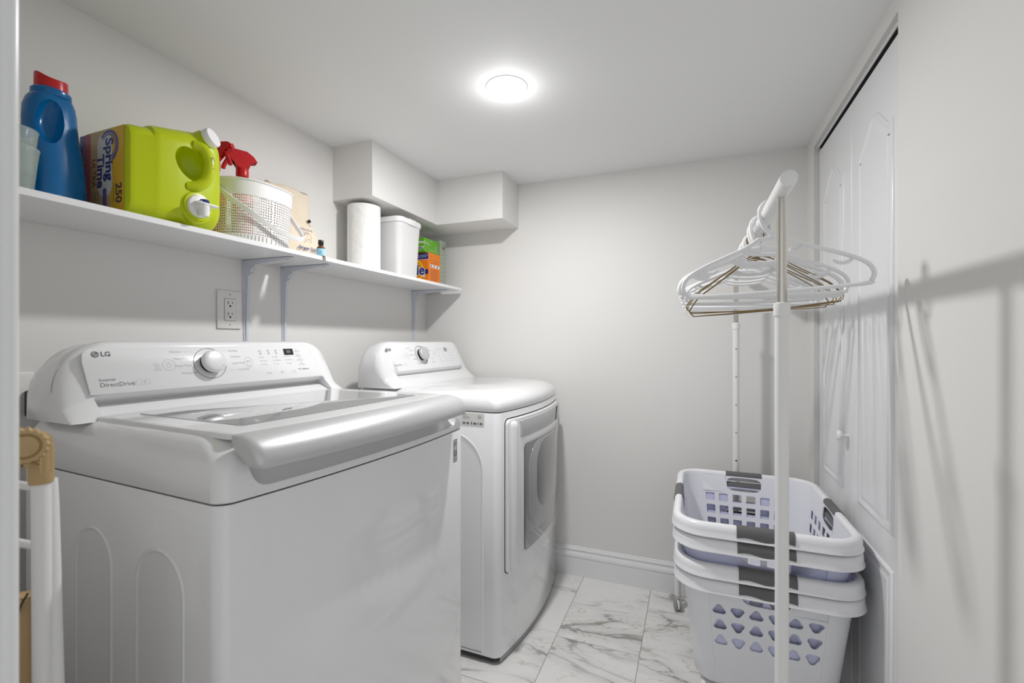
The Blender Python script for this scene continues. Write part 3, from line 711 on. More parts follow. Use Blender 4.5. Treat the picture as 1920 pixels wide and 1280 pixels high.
# label on the near end (faces the camera side), printed sideways
FL = frame((-.098, -.1083, .100), (1, 0, 0), (0, 0, 1))      # x: from wall to room, y: up
def lblpatch(x0, x1, m, name):
    bm = B(); R = []
    for y, e in ((-.1, .000), (-.1, .0)):
        pass
    q = [(x0, -.092), (x1, -.092), (x1, .094), (x0, .094)]
    bm = text_bm([('p', q)], FL, .0004); return obj(name, bm, m, t, smooth=False, fix=False)
lblpatch(.012, .034, M['lab_p'], 'label_band'); lblpatch(.034, .054, M['lab_r'], 'label_band'); lblpatch(.054, .128, M['lab_o'], 'label_band'); lblpatch(.128, .178, M['lab_y'], 'label_band')
FT = frame((-.098, -.1083, .104), (0, 0, -1), (1, 0, 0))       # text runs downwards, its top towards the room
print_on('label_swash', [('p', [(-.078+.0*k, 0) for k in range(0)] or [(-.012+.072*math.cos(2*PI*k/30), .108+.032*math.sin(2*PI*k/30)+.006*math.sin(6*PI*k/30)) for k in range(30)])], FT, M['lab_w'], t, .0007)
print_on('label_arc', [('o', -.052, .122, .036, .007, 20, 230), ('o', -.052, .122, .027, .003, 20, 230)], FT, M['lab_p'], t, .0009)
print_on('label_name', [('t', 'Spring', -.070, .124, .038, 'LEFT', .03), ('t', 'Time', -.036, .092, .036, 'LEFT', .03)], FT, M['navy'], t, .0012)
print_on('label_type', [('t', 'ULTRA', -.030, .066, .021, 'LEFT', .01), ('t', 'DÉTERGENT À LESSIVE', .045, .073, .0065), ('t', 'LAUNDRY DETERGENT', .045, .063, .0065), ('t', 'HE COMPATIBLE', .045, .083, .0065)], FT, M['brown'], t, .0012)
print_on('label_count', [('t', '250', .034, .158, .030, 'LEFT', .02), ('t', 'LOADS / BRASSÉES', .034, .141, .005)], FT, M['dgrey'], t, .0012)
print_on('label_badge', [('p', [(.040, .108), (.044, .101), (.083, .101), (.088, .108), (.083, .115), (.044, .115)])], FT, M['lab_p'], t, .0012)
print_on('label_small', [('t', 'Powerful clean', -.060, .030, .010), ('t', 'Nettoyage puissant', .0, .026, .006), ('d', .050, .028, .009)], FT, M['lab_w'], t, .0012)

# open basket with swing handle
t = thing('storage_basket', 'white oval perforated plastic basket with swing handle holding spray bottles', 'basket', (-1.247, .998, SZ), 0)
BA, BB, BH = .100, .114, .176
def bo(k, n, z, off=0):
    f = .90+.10*(z/BH); a_ = 2*PI*k/n; c, s = math.cos(a_), math.sin(a_); e = 2.5
    return Vector(((BA*f+off)*math.copysign(abs(c)**(2/e), c), (BB*f+off)*math.copysign(abs(s)**(2/e), s), z))
n = 48
b = B(); loft(b, [[bo(k, n, z, o_) for k in range(n)] for z, o_ in ((.132, -.001), (.132, .0012), (.17, .0012), (.174, .0045), (.176, .004), (.176, -.001), (.17, -.0015), (.132, -.001))], cap=False); obj('rim_band', b, M['bskt'], t)
# perforated wall: thin petal struts left between real openings (triangular lattice)
def lattice():
    b = B(); nc = 108; z0, z1 = .022, .132; nr = 15; cell = []
    def P(u, z): return bo(u, nc, z)
    dz = (z1-z0)/nr
    for i in range(nc):
        for j in range(nr):
            # cell (i..i+1, j..j+1) with an elongated slanted opening
            zc = z0+(j+.5)*dz; kind = (i+2*j) % 3; cx = i+.5
            ang = (0, 60, -60)[kind]; ca_, sa_ = math.cos(math.radians(ang+90)), math.sin(math.radians(ang+90))
            hole = []; outer = []
            m_ = 8
            for q in range(m_):
                a_ = 2*PI*q/m_+PI/4
                L_, T_ = .44, .21
                px, py = L_*math.cos(a_), T_*math.sin(a_)
                hx_, hy_ = px*ca_-py*sa_, px*sa_+py*ca_
                hole.append((max(-.44, min(.44, hx_)), max(-.44, min(.44, hy_))))
            hole.sort(key=lambda p: math.atan2(p[1], p[0]))
            for hx_, hy_ in hole:
                a_ = math.atan2(hy_, hx_); c, s = math.cos(a_), math.sin(a_); k_ = .5/max(abs(c), abs(s)); outer.append((c*k_, s*k_))
            # guarantee corners
            H = [b.verts.new(P(cx+p[0], zc+p[1]*dz)) for p in hole]; O = [b.verts.new(P(cx+p[0], zc+p[1]*dz)) for p in outer]
            for q in range(m_):
                r_ = (q+1) % m_
                a1 = math.atan2(outer[q][1], outer[q][0]); a2 = math.atan2(outer[r_][1], outer[r_][0])
                corner = None
                for cxx, cyy in ((.5, .5), (-.5, .5), (-.5, -.5), (.5, -.5)):
                    ac = math.atan2(cyy, cxx); 
                    d1 = (ac-a1) % (2*PI); d2 = (a2-a1) % (2*PI)
                    if 1e-6 < d1 < d2-1e-6: corner = b.verts.new(P(cx+cxx, zc+cyy*dz))
                if corner: b.faces.new((H[q], O[q], corner, O[r_], H[r_]))
                else: b.faces.new((H[q], O[q], O[r_], H[r_]))
    return b
o = obj('perforated_wall', lattice(), M['bskt'], t, smooth=False, fix=False)
b = B(); loft(b, [[bo(k, n, z, o_) for k in range(n)] for z, o_ in ((.0, -.006), (.002, -.002), (.022, 0), (.022, -.002), (.003, -.004))]); obj('base_tray', b, M['bskt'], t)
for k in range(0, 48):
    pass
rb = B()
for k in range(64):
    p = bo(k, 64, .003, .0005); q = bo(k, 64, .022, .0008); tube(rb, [p, q], .0012, 6)
o = obj('base_ribs', rb, M['bskt'], t); o['kind'] = 'stuff'
# handle: hangs from the two narrow ends in front of the wall
hp = smooth_path([(.01, -BB-.006, .158), (.055, -BB*.93, .118), (.092, -BB*.60, .082), (.108, -.01, .050), (.112, BB*.45, .036), (.105, BB*.88, .040), (.075, BB*1.10, .062), (.03, BB*1.08, .120), (.012, BB+.006, .158)], 7)
b = B(); tube(b, hp, None, sec=[(-.006, -.0022), (.006, -.0022), (.007, 0), (.006, .0022), (-.006, .0022), (-.007, 0)], up=(.35, 0, 1)); obj('handle', b, M['bskt'], t)

def spray(loc, rz, liquid, label, txt=False, s=1.0, h=.19):
    t = thing('spray_bottle', label, 'spray bottle', loc, rz, 'spray bottles in the white basket')
    b = B(); loft(b, [oval(0, 0, a_*s, b_*s, z) for z, a_, b_ in ((0, .030, .040), (.004, .033, .043), (.12, .033, .043), (.15, .032, .041), (.17, .029, .034), (.188, .021, .023), (.2, .015, .015), (.212, .0145, .0145))]); obj('bottle_body', b, M[liquid], t)
    b = B(); lathe(b, [(.0165, .208), (.0172, .212), (.0172, .230), (.0155, .234)], 28); obj('collar', b, M['red'], t)
    b = B(); prism(b, [(-.014, .230), (.014, .230), (.016, .246), (.020, .256), (.036, .254), (.040, .262), (.030, .276), (.012, .287), (-.045, .288), (-.052, .284), (-.052, .266), (-.043, .262), (-.032, .262), (-.022, .252)], 'y', -.0105, .0105, .004)
    obj('spray_head', b, M['red'], t)
    b = B(); tube(b, smooth_path([(-.034, 0, .264), (-.040, 0, .250), (-.048, 0, .232), (-.050, 0, .222)], 4), [.006]*12+[.0045], 10); obj('trigger', b, M['red'], t)
    b = B(); lathe(b, [(.0075, 0), (.0075, .006), (.005, .007)], 14); bmesh.ops.rotate(b, verts=b.verts, matrix=Matrix.Rotation(-PI/2, 3, 'Y')); bmesh.ops.translate(b, verts=b.verts, vec=(-.051, 0, .276)); obj('nozzle', b, M['red'], t)
    if txt: print_on('lettering', [('t', '5in1', 0, 0, .014, 'CENTER', .02)], frame((0, -.0215, .194), (1, 0, 0), (0, .35, 1)), M['printw'], t, .001)
    return t
spray((-1.262, .985, SZ+.004), math.radians(66), 'orange', 'red-headed trigger spray bottle with orange body, right one in basket', True, .82)
spray((-1.285, .912, SZ+.004), math.radians(200), 'red', 'red trigger spray bottle mostly hidden behind the green jug, left in basket', False, .8)

# cotton bag
t = thing('cotton_bag', 'beige cotton drawstring bag printed dryer balls, leaning on the wall', 'bag', (-1.322, 1.250, SZ), math.radians(-4))
b = B(); R = []
def bagring(z, w_, d_, cy, cx, ph):
    out = []
    for k in range(48):
        a_ = 2*PI*k/48; c, s = math.cos(a_), math.sin(a_); wr_ = .0022*math.sin(5*a_+ph)+.0015*math.sin(11*a_+ph*2)
        out.append((cx+(d_+wr_)*math.copysign(abs(c)**.8, c), cy+(w_+wr_)*math.copysign(abs(s)**.8, s), z+.004*math.sin(3*a_+ph)*(z > .05)))
    return out
for z, w_, d_, cy, cx in ((0, .080, .030, 0, .0), (.006, .088, .037, 0, .0), (.05, .094, .041, 0, -.003), (.10, .086, .036, -.004, -.007), (.135, .084, .030, -.012, -.014), (.150, .079, .022, -.015, -.018), (.158, .078, .019, -.016, -.02), (.172, .082, .018, -.018, -.022), (.215, .087, .013, -.020, -.025), (.262, .089, .010, -.022, -.028), (.268, .087, .007, -.022, -.028)):
    R.append(bagring(z, w_, d_, cy, cx, z*30))
loft(b, R); obj('bag_cloth', b, M['cotton'], t, ang=80)
b = B(); tube(b, smooth_path([(-.008, .040, .156), (.008, .044, .150), (.012, .046, .128), (.016, .052, .105)], 4), .0014, 8); obj('drawstring', b, M['cotton'], t)
b = B(); bmesh.ops.create_uvsphere(b, u_segments=16, v_segments=10, radius=.0065); bmesh.ops.translate(b, verts=b.verts, vec=(.006, .044, .160)); obj('bead', b, M['black'], t)
FB = frame((.044, .012, .040), (0, 1, 0), (-.12, 0, 1))
print_on('lettering', [('t', 'dryer balls', .0, .010, .0215, 'CENTER', .008), ('t', '100% pure New Zealand', .0, -.008, .0085, 'CENTER'), ('t', 'organic wool', .01, -.019, .008, 'CENTER'), ('t', 'collective', -.010, .078, .016, 'CENTER')], FB, M['navy'], t, .0018)
print_on('sheep_mark', [('o', -.002, .052, .016, .0012, -20, 160), ('d', -.020, .056, .0042), ('l', [(-.012, .046), (-.014, .034), (-.009, .034)], .0012), ('l', [(.010, .046), (.010, .034), (.015, .036)], .0012), ('l', [(-.006, .044), (.006, .044)], .0012)], FB, M['dgrey'], t, .0018)

# oil bottle
t = thing('oil_bottle', 'tiny amber glass dropper bottle with black cap and pale blue label', 'bottle', (-1.155, 1.188, SZ))
b = B(); lathe(b, [(.011, 0), (.0127, .001), (.0127, .030), (.011, .034), (.0065, .038), (.0065, .042)], 24); obj('bottle_body', b, M['amber'], t)
b = B(); lathe(b, [(.0085, .040), (.009, .041), (.0085, .055), (.008, .056)], 20); obj('cap', b, M['black'], t)
b = B(); lathe(b, [(.01295, .004), (.01305, .0045), (.01305, .0265), (.01295, .027)], 24, cap=False); obj('paper_label', b, M['lab_b'], t)
print_on('label_mark', [('o', 0, 0, .0045, .0009, 60, 300)], frame((.0108, -.0078, .014), (.58, .81, 0), (0, 0, 1)), M['navy'], t, .0004)

# paper towel roll
t = thing('paper_towel_roll', 'white paper towel roll standing upright on the shelf', 'paper towel', (-1.275, 1.550, SZ))
b = B(); n = 64; R = []
for r, z in ((.020, .002), (.060, .001), (.066, .003), (.0665, .02), (.0665, .262), (.066, .277), (.062, .279), (.021, .279), (.020, .277), (.020, .003)):
    R.append([((r+.0006*math.sin(7*k)) * math.cos(2*PI*k/n), (r+.0006*math.sin(7*k))*math.sin(2*PI*k/n), z) for k in range(n)])
loft(b, R, loop=True); obj('towel_roll', b, M['paper'], t, ang=60)
b = B(); lathe(b, [(.0205, .001), (.0205, .2785), (.0190, .2785), (.0190, .001)], 24, cap=False); obj('cardboard_core', b, M['lab_o'], t)

# milky tub
t = thing('storage_tub', 'frosted white plastic food tub with lid, right of the paper towel roll', 'container', (-1.262, 1.742, SZ))
b = B(); R = []
for z, s, r in ((0, .82, .02), (.003, .84, .025), (.12, .91, .028), (.2, .955, .03), (.21, .97, .03), (.248, .985, .03), (.248, .965, .03), (.2, .93, .03), (.01, .80, .025)):
    R.append([(p[0], p[1], z) for p in rrect(.182*s, .178*s, r*s, 6)])
loft(b, R); obj('tub_body', b, M['tub'], t, ang=40)
b = B(); R = []
for z, s in ((.238, .99), (.240, 1.02), (.256, 1.02), (.262, .99), (.260, .93), (.258, .90)): R.append([(p[0], p[1], z) for p in rrect(.184*s, .180*s, .03, 6)])
loft(b, R); obj('tub_lid', b, M['capwhite'], t)
b = B(); box(b, .088, .098, -.03, .03, .236, .262, .003); obj('latch', b, M['capwhite'], t)
b = B(); tube(b, smooth_path([(.080, -.075, .19), (.0825, -.03, .215), (.083, .02, .225), (.083, .06, .228)], 5), .0012, 6); obj('pour_mark', b, M['fgrey'], t)

# cartons
def carton(name, label, x0, x1, y0, y1, z0, z1, m, cat='box', rz=0):
    cx, cy = (x0+x1)/2, (y0+y1)/2
    t = thing(name, label, cat, (cx, cy, z0), rz)
    b = B(); box(b, x0-cx, x1-cx, y0-cy, y1-cy, 0, z1-z0, .0012, 1); obj('carton', b, m, t, smooth=False)
    return t, frame((x0-cx, y0-cy, 0), (1, 0, 0), (0, 0, 1)), frame((x1-cx, y0-cy, 0), (0, 1, 0), (0, 0, 1)), x1-x0, y1-y0, z1-z0
t, F1, F2, w_, d_, h_ = carton('detergent_box', 'orange laundry powder box with yellow ring logo, under the green box', -1.355, -1.192, 1.918, 2.026, SZ, 1.563, M['tideo'])
print_on('logo_ring', [('d', .080, .066, .056)], F1, M['tidey'], t, .0006)
print_on('logo_ring', [('d', .080, .066, .046)], F1, M['tideo'], t, .0009)
print_on('logo_ring', [('d', .080, .066, .036)], F1, M['tidey'], t, .0012)
print_on('logo_outline', [('t', 'Tide', .0795, .066, .068, 'CENTER', .06)], F1, M['printw'], t, .0014)
print_on('logo_name', [('t', 'Tide', .0795, .066, .068, 'CENTER', .025)], F1, M['navy'], t, .0018)
print_on('band', [('r', .0, w_-.002, .120, h_-.004), ('r', .118, w_-.002, .047, .070)], F1, M['navy'], t, .0010)
print_on('band_print', [('t', '2x', .062, .134, .020, 'LEFT', .02), ('t', 'ULTRA CONCENTRATED', .095, .138, .0058), ('t', 'POWDER DETERGENT', .095, .130, .0058), ('t', 'original', .122, .058, .007), ('t', '40', .126, .036, .018, 'LEFT', .02), ('t', '1.6 kg', .126, .020, .007), ('r', .0, w_, .1165, .1180)], F1, M['printw'], t, .0016)
print_on('seam', [('r', .0, d_, .1165, .1175)], F2, M['brown'], t, .0006)
print_on('side_print', [('r', .012, .1, .082, .095)], F2, M['printw'], t, .0008)
print_on('side_dots', [('d', .022, .0885, .005), ('d', .048, .0885, .005), ('d', .078, .0885, .005)], F2, M['navy'], t, .0011)
print_on('side_text', [('r', .014, .095-(k*7 % 3)*.01, .070-k*.0065, .0715-k*.0065) for k in range(9)]+[('r', .014, .08, .104, .1055), ('d', .022, .134, .003)], F2, M['brown'], t, .0008)
t, F1, F2, w_, d_, h_ = carton('wipes_box', 'green refill box printed upside down, lying on the orange box', -1.350, -1.203, 1.900, 2.030, 1.5635, 1.632, M['green'])
print_on('lettering', [('t', 'Sweeper', .112, .045, .022, 'CENTER', .02, PI)], F1, M['printw'], t, .0006)
print_on('logo_patch', [('p', [(.090, .010), (.142, .014), (.144, .028), (.092, .023)])], F1, M['sticker'], t, .0008)
print_on('logo_name', [('t', 'Swiffer', .117, .019, .014, 'CENTER', .03, PI-.08)], F1, M['dgrey'], t, .0011)
print_on('side_print', [('t', 'Sweeper', .055, .058, .008, 'CENTER'), ('r', .012, .03, .050, .0512), ('r', .012, .035, .046, .0472), ('r', .012, .045, .042, .0432), ('r', .012, .06, .038, .0392), ('r', .04, .125, .010, .0108), ('r', .04, .125, .016, .0168), ('o', .100, .032, .009, .0015)], F2, M['lab_w'], t, .0006)
t, F1, F2, w_, d_, h_ = carton('cleaner_box', 'tall sage green carton standing behind the orange box', -1.330, -1.198, 2.036, 2.092, SZ, 1.646, M['sage'])
print_on('side_print', [('r', .006, .05, .02+k*.022, .0212+k*.022) for k in range(9)], F2, M['lab_w'], t, .0006)
print_on('mark', [('o', .032, .205, .012, .005, 180, 400)], F2, M['black'], t, .0009)

# ------------------------------------------------------------------ garment rack
RX, RY0, RY1 = .160, 1.022, 2.055
t = thing('garment_rack', 'white rolling garment rack with chrome upper poles and top rail', 'clothes rack', (RX, (RY0+RY1)/2, 0))
hy = (RY1-RY0)/2
for s, nm in ((-1, 'front'), (1, 'rear')):
    b = B(); cyl(b, (0, s*hy, .19), (0, s*hy, 1.200), .0122, 24); p = obj('pole', b, M['tube'], t)
    b = B(); lathe(b, [(.0122, 1.178), (.0145, 1.180), (.0148, 1.199), (.014, 1.204), (.010, 1.206)], 24, 0, s*hy); obj('pole_collar', b, M['tube'], t)
    b = B(); cyl(b, (0, s*hy, 1.19), (0, s*hy, 1.414), .0090, 24); obj('chrome_pole', b, M['chrome'], t)
    for k in range(5 if s == 1 else 0):
        q = B(); z = 1.100-k*.112
        lathe(q, [(.0034, 0), (.0034, .0006)], 12); bmesh.ops.rotate(q, verts=q.verts, matrix=Matrix.Rotation(PI/2, 3, 'X')); bmesh.ops.translate(q, verts=q.verts, vec=(.0, s*hy-.0121, z)); obj('adjust_hole', q, M['black'] if k == 4 else M['grey'], p)
    # end foot: curved crossbar on two castered legs
    b = B(); pts = [(-.222, s*hy, .062), (-.222, s*hy, .155), (-.216, s*hy, .178), (-.198, s*hy, .190), (.198, s*hy, .190), (.216, s*hy, .178), (.222, s*hy, .155), (.222, s*hy, .062)]
    tube(b, pts, .0125, 16); obj('end_frame', b, M['tube'], t, ang=60)
    for x in (-.222, .222):
        c = B(); lathe(c, [(.004, .045), (.004, .066)], 10, x, s*hy)
        prism(c, [(x-.004+.021*math.cos(a_), .0235+.021*math.sin(a_)) for a_ in [math.radians(q) for q in range(-30, 211, 20)]], 'y', s*hy-.004, s*hy+.004)
        bmesh.ops.rotate(c, verts=c.verts, cent=(x, s*hy, 0), matrix=Matrix.Rotation(PI/2+.25, 3, 'Z')); cc = obj('caster', c, M['trim'], t)
        for o_ in (-.010, .010):
            q = B(); lathe(q, [(.0, -.0045), (.018, -.0045), (.0225, -.003), (.0225, .003), (.018, .0045), (.0, .0045)], 24, cap=False); bmesh.ops.rotate(q, verts=q.verts, matrix=Matrix.Rotation(PI/2, 3, 'X'))
            bmesh.ops.translate(q, verts=q.verts, vec=(x-.004, s*hy+o_, .0226)); bmesh.ops.rotate(q, verts=q.verts, cent=(x, s*hy, 0), matrix=Matrix.Rotation(PI/2+.25, 3, 'Z')); obj('wheel', q, M['wheel'], cc)
for x in (-.13, .13):
    b = B(); cyl(b, (x, -hy, .108), (x, hy, .108), .0105, 16); obj('base_bar', b, M['tube'], t)
for s in (-1, 1):
    b = B(); cyl(b, (-.13, s*hy, .108), (-.13, s*hy, .185), .006, 10); cyl(b, (.13, s*hy, .108), (.13, s*hy, .185), .006, 10); obj('base_tie', b, M['tube'], t)
b = B(); R = [(.0120, -.5895), (.0145, -.5885), (.0148, -.585), (.0148, hy+.05), (.0130, hy+.054)]
n = 28; loft(b, [[(r*math.cos(2*PI*k/n), y, 1.424+r*math.sin(2*PI*k/n)) for k in range(n)] for r, y in R]); obj('top_rail', b, M['tube'], t)

# ------------------------------------------------------------------ hangers
RT = 1.424+.0148
def plastic_hanger():
    t = thing('plastic_hanger', '', 'hanger', (0, 0, 0), 0, 'white plastic hangers on the rail')
    r = .0048
    b = B(); hook = smooth_path([(.004, 0, -.075), (-.002, 0, -.066), (-.016, 0, -.050), (-.0225, 0, -.028), (-.0215, 0, -.010), (-.012, 0, .002), (.001, 0, .0055), (.014, 0, .001), (.0215, 0, -.012), (.0215, 0, -.028), (.014, 0, -.038)], 5)
    tube(b, hook, [r*1.05]*(len(hook)-4)+[r, r*.95, r*.9, r*.7], 8); obj('hook', b, M['hanger'], t)
    b = B(); pts = [(.004, -.074), (.03, -.076), (.058, -.092), (.10, -.108), (.15, -.127), (.184, -.146), (.196, -.166), (.190, -.183), (.172, -.190), (.0, -.192)]
    P = [(x, 0, z) for x, z in pts]+[(-x, 0, z) for x, z in pts[::-1][1:-1]]+[(-.03, 0, -.076)]
    tube(b, smooth_path(P, 4, True), r, 8, closed=True); obj('hanger_frame', b, M['hanger'], t)
    b = B(); tube(b, smooth_path([(-.062, 0, -.098), (-.045, 0, -.106), (0, 0, -.110), (.045, 0, -.106), (.062, 0, -.098)], 4), r*.85, 8)
    prism(b, [(-.062, -.096), (-.03, -.1075), (-.034, -.0985), (-.05, -.0935)], 'y', -.0012, .0012); prism(b, [(.062, -.096), (.05, -.0935), (.034, -.0985), (.03, -.1075)], 'y', -.0012, .0012)
    obj('cross_bar', b, M['hanger'], t)
    for s in (-1, 1):
        b = B(); tube(b, smooth_path([(s*.158, 0, -.134), (s*.145, 0, -.141), (s*.13, 0, -.141), (s*.118, 0, -.134)], 4), [r*.8]*11+[r*.6, r*.5], 8); obj('strap_notch', b, M['hanger'], t)
    return t
def wire_hanger():
    t = thing('wire_hanger', '', 'hanger', (0, 0, 0), 0, 'bronze wire hangers on the rail')
    r = .0014
    b = B(); hook = smooth_path([(.0, 0, -.080), (.0, 0, -.060), (-.012, 0, -.045), (-.0195, 0, -.025), (-.018, 0, -.009), (-.008, 0, .0005), (.004, 0, .0015), (.015, 0, -.005), (.019, 0, -.018), (.016, 0, -.032)], 5); tube(b, hook, r, 6)
    obj('hook', b, M['bronze'], t)
    b = B(); P = [(.0, 0, -.074), (.035, 0, -.084), (.10, 0, -.125), (.165, 0, -.166), (.190, 0, -.194), (.196, 0, -.206), (.188, 0, -.217), (.17, 0, -.220), (.0, 0, -.224)]
    P = P+[(-x, 0, z) for x, y, z in P[::-1][1:-1]]
    tube(b, smooth_path(P, 3, True), r, 6, closed=True); obj('hanger_frame', b, M['bronze'], t)
    b = B(); tube(b, [(.003*math.cos(q*1.3), .003*math.sin(q*1.3), -.066-q*.0009) for q in range(18)], .0011, 5); obj('twist', b, M['bronze'], t)
    return t
def dup(root, loc, rot, label, m=None, group=None, swap=None):
    r = root.copy(); C.objects.link(r); r.location = loc; r.rotation_euler = rot; r.scale = (1, 1, 1); r['label'] = label
    if group: r['group'] = group
    for ch in list(root.children):
        c = ch.copy(); C.objects.link(c); c.parent = r
        if swap and ch.name.startswith('basket_wall'): c.data = ch.data.copy(); c.data.materials.clear(); c.data.materials.append(M[swap])
        if m: c.data = ch.data.copy(); c.data.materials.clear(); c.data.materials.append(m)
    return r
d2 = math.radians
ph = plastic_hanger(); wh = wire_hanger()
plast = [  # y, x, roll (tilt in its own plane), yaw
 (1.203, .005, -4.2, 14), (1.300, -.003, -1.0, 12), (1.328, 0, 1.0, 14), (1.356, -.001, .5, 8), (1.52, 0, -2, 16), (1.60, 0, 1, 8), (1.70, 0, 0, 4), (1.78, 0, -1, 10)]
names = ['white plastic hanger nearest the front of the rail, widest and clearest to see', 'second white plastic hanger from the front of the rail', 'third white plastic hanger from the front, tilted down to the left', 'fourth white plastic hanger from the front, just before the bronze wire ones', 'white plastic hanger right behind the bronze wire hangers', 'white plastic hanger, third from the rear end of the rail', 'white plastic hanger, second from the rear end of the rail', 'rearmost white plastic hanger on the rail, nearest the back wall']
wires = [(1.384, 0, -4.5, 14), (1.408, 0, -3.0, 17), (1.432, 0, -6.0, 12), (1.456, 0, -2.0, 19), (1.482, 0, -5.5, 15)]
wn = ['frontmost bronze wire hanger on the rail', 'second bronze wire hanger from the front', 'middle one of the five bronze wire hangers', 'fourth bronze wire hanger from the front', 'rearmost bronze wire hanger, before more white plastic ones']
for i, ((y, x, ro, ya), nm) in enumerate(zip(plast, names)):
    if i == 0: ph.scale = (1.055,)*3; ph.location = (RX+x, y, RT+.008); ph.rotation_euler = (0, d2(ro), d2(ya)); ph['label'] = nm
    else: dup(ph, (RX+x, y, RT-.0015), (0, d2(ro), d2(ya)), nm)
for i, ((y, x, ro, ya), nm) in enumerate(zip(wires, wn)):
    if i == 0: wh.location = (RX+x, y, RT); wh.rotation_euler = (0, d2(ro), d2(ya)); wh['label'] = nm
    else: dup(wh, (RX+x, y, RT), (0, d2(ro), d2(ya)), nm)
dup(wh, (RX, 1.56, RT), (0, d2(-3), d2(6)), 'thin white wire hanger hanging lowest behind the bronze ones', M['hanger'], 'white wire hanger').name = 'wire_hanger'

# ------------------------------------------------------------------ laundry baskets
def laundry_basket(kind):
    t = thing('laundry_basket', '', 'laundry basket', (0, 0, 0), 0, 'stacked white laundry baskets')
    LX, LY, H, rc = .432, .560, .337, .066      # inner rim size, height
    def scale(z): return .83+.17*(max(z, 0)/H)**1.0
    NS = 10
    def perim(sv, z, off=0):
        """point at arclength parameter on the tapered rounded rectangle. sv = (side, u) u in metres from the middle; side 'f','r','b','l' or corner (index, angle)"""
        k = scale(z); hx_, hy_ = LX/2*k+off, LY/2*k+off; r = rc*(.6+.4*z/H)+off
        side, u = sv
        if side == 'f': return (u*k, -hy_, z)
        if side == 'b': return (-u*k, hy_, z)
        if side == 'r': return (hx_, u*k, z)
        if side == 'l': return (-hx_, -u*k, z)
        cxs = {0: (1, -1), 1: (1, 1), 2: (-1, 1), 3: (-1, -1)}[side]; a_ = math.radians(-90+90*side+u)
        ex = (LX/2-rc)*k+(hx_-off-(LX/2-rc)*k)-r+off if False else None
        # corner blends between the two straight ends
        c0 = Vector(((LX/2-rc)*k*cxs[0], (LY/2-rc)*k*cxs[1], z)); rx, ry = hx_-(LX/2-rc)*k, hy_-(LY/2-rc)*k
        return (c0.x+rx*math.cos(a_), c0.y+ry*math.sin(a_), z)
    def ringz(z, off):
        out = []
        for si, (sd, half) in enumerate((('f', LX/2-rc), ('r', LY/2-rc), ('b', LX/2-rc), ('l', LY/2-rc))):
            for q in range(NS+1): out.append(perim((sd, -half+2*half*q/NS), z, off))
            for q in range(1, 8): out.append(perim((si, 90*q/8), z, off))
        return out
    # body wall: straight sides as a grid of cells, some holding an opening; corners plain
    b = B(); zt, zb_ = H-.012, .012
    rows = [(zb_, .070), (.070, .122), (.122, .170), (.170, .218), (.218, .262), (.262, zt)]
    hrows = (1, 2, 3) 
    def hole(shape, up):
        pts = []
        if shape == 'sq':
            for c0, c1, a0 in ((1, 1, 0), (-1, 1, 90), (-1, -1, 180), (1, -1, 270)):
                for q in range(5): a_ = math.radians(a0+22.5*q); pts.append((c0*.26+.07*math.cos(a_), c1*.26+.07*math.sin(a_)))
        else:
            for q in range(24):
                a_ = 2*PI*q/24; rr = .33+.055*math.cos(3*(a_-PI/2)); x, y = rr*math.cos(a_), rr*math.sin(a_)-.02
                pts.append((x*1.05, y*(1 if up else -1)))
            pts.sort(key=lambda p: math.atan2(p[1], p[0]))
        return pts
    def cell(sd, u0, u1, z0, z1, h):
        uc, zc, du, dz = (u0+u1)/2, (z0+z1)/2, u1-u0, z1-z0
        P = lambda x, y: b.verts.new(perim((sd, uc+x*du), zc+y*dz))
        if h is None:
            b.faces.new((P(-.5, -.5), P(.5, -.5), P(.5, .5), P(-.5, .5))); return
        hp_ = h; H_ = [P(*p) for p in hp_]; o2 = []
        for x, y in hp_: a_ = math.atan2(y, x); c, s = math.cos(a_), math.sin(a_); k_ = .5/max(abs(c), abs(s)); o2.append((c*k_, s*k_))
        O = [P(*p) for p in o2]; n = len(hp_)
        for q in range(n):
            r_ = (q+1) % n; a1 = math.atan2(o2[q][1], o2[q][0]); a2 = math.atan2(o2[r_][1], o2[r_][0]); corner = None
            for cc in ((.5, .5), (-.5, .5), (-.5, -.5), (.5, -.5)):
                ac = math.atan2(cc[1], cc[0]); d1, dd = (ac-a1) % (2*PI), (a2-a1) % (2*PI)
                if 1e-6 < d1 < dd-1e-6: corner = P(*cc)
            b.faces.new((H_[q], O[q], corner, O[r_], H_[r_]) if corner else (H_[q], O[q], O[r_], H_[r_]))
    for sd, half in (('f', LX/2-rc), ('r', LY/2-rc), ('b', LX/2-rc), ('l', LY/2-rc)):
        ncol = 6 if sd in 'fb' else 8
        half_ = half
        for (z0, z1) in rows:
            i = rows.index((z0, z1))
            if i == 5:   # hand opening under the grip
                us = [-half_, -.065, .065, half_]
                for q in range(3):
                    h = None
                    if q == 1: h = [(.5*.94*math.copysign(abs(math.cos(a_))**.5, math.cos(a_)), .40*math.copysign(abs(math.sin(a_))**.6, math.sin(a_))) for a_ in [2*PI*(k+.5)/24 for k in range(24)]]; h.sort(key=lambda p: math.atan2(p[1], p[0]))
                    cell(sd, us[q], us[q+1], z0, z1, h)
            else:
                for c in range(ncol):
                    u0 = -half_+2*half_*c/ncol; u1 = -half_+2*half_*(c+1)/ncol
                    h = hole('sq' if kind == 'square' else 'pick', (c % 2 == 0)) if i in (2, 3, 4) else None
                    cell(sd, u0, u1, z0, z1, h)
    for si in range(4):
        zs = [zb_+(zt-zb_)*q/6 for q in range(7)]
        G = [[b.verts.new(perim((si, 90*q/8), z)) for q in range(9)] for z in zs]
        for i in range(6):
            for j in range(8): b.faces.new((G[i][j], G[i][j+1], G[i+1][j+1], G[i+1][j]))
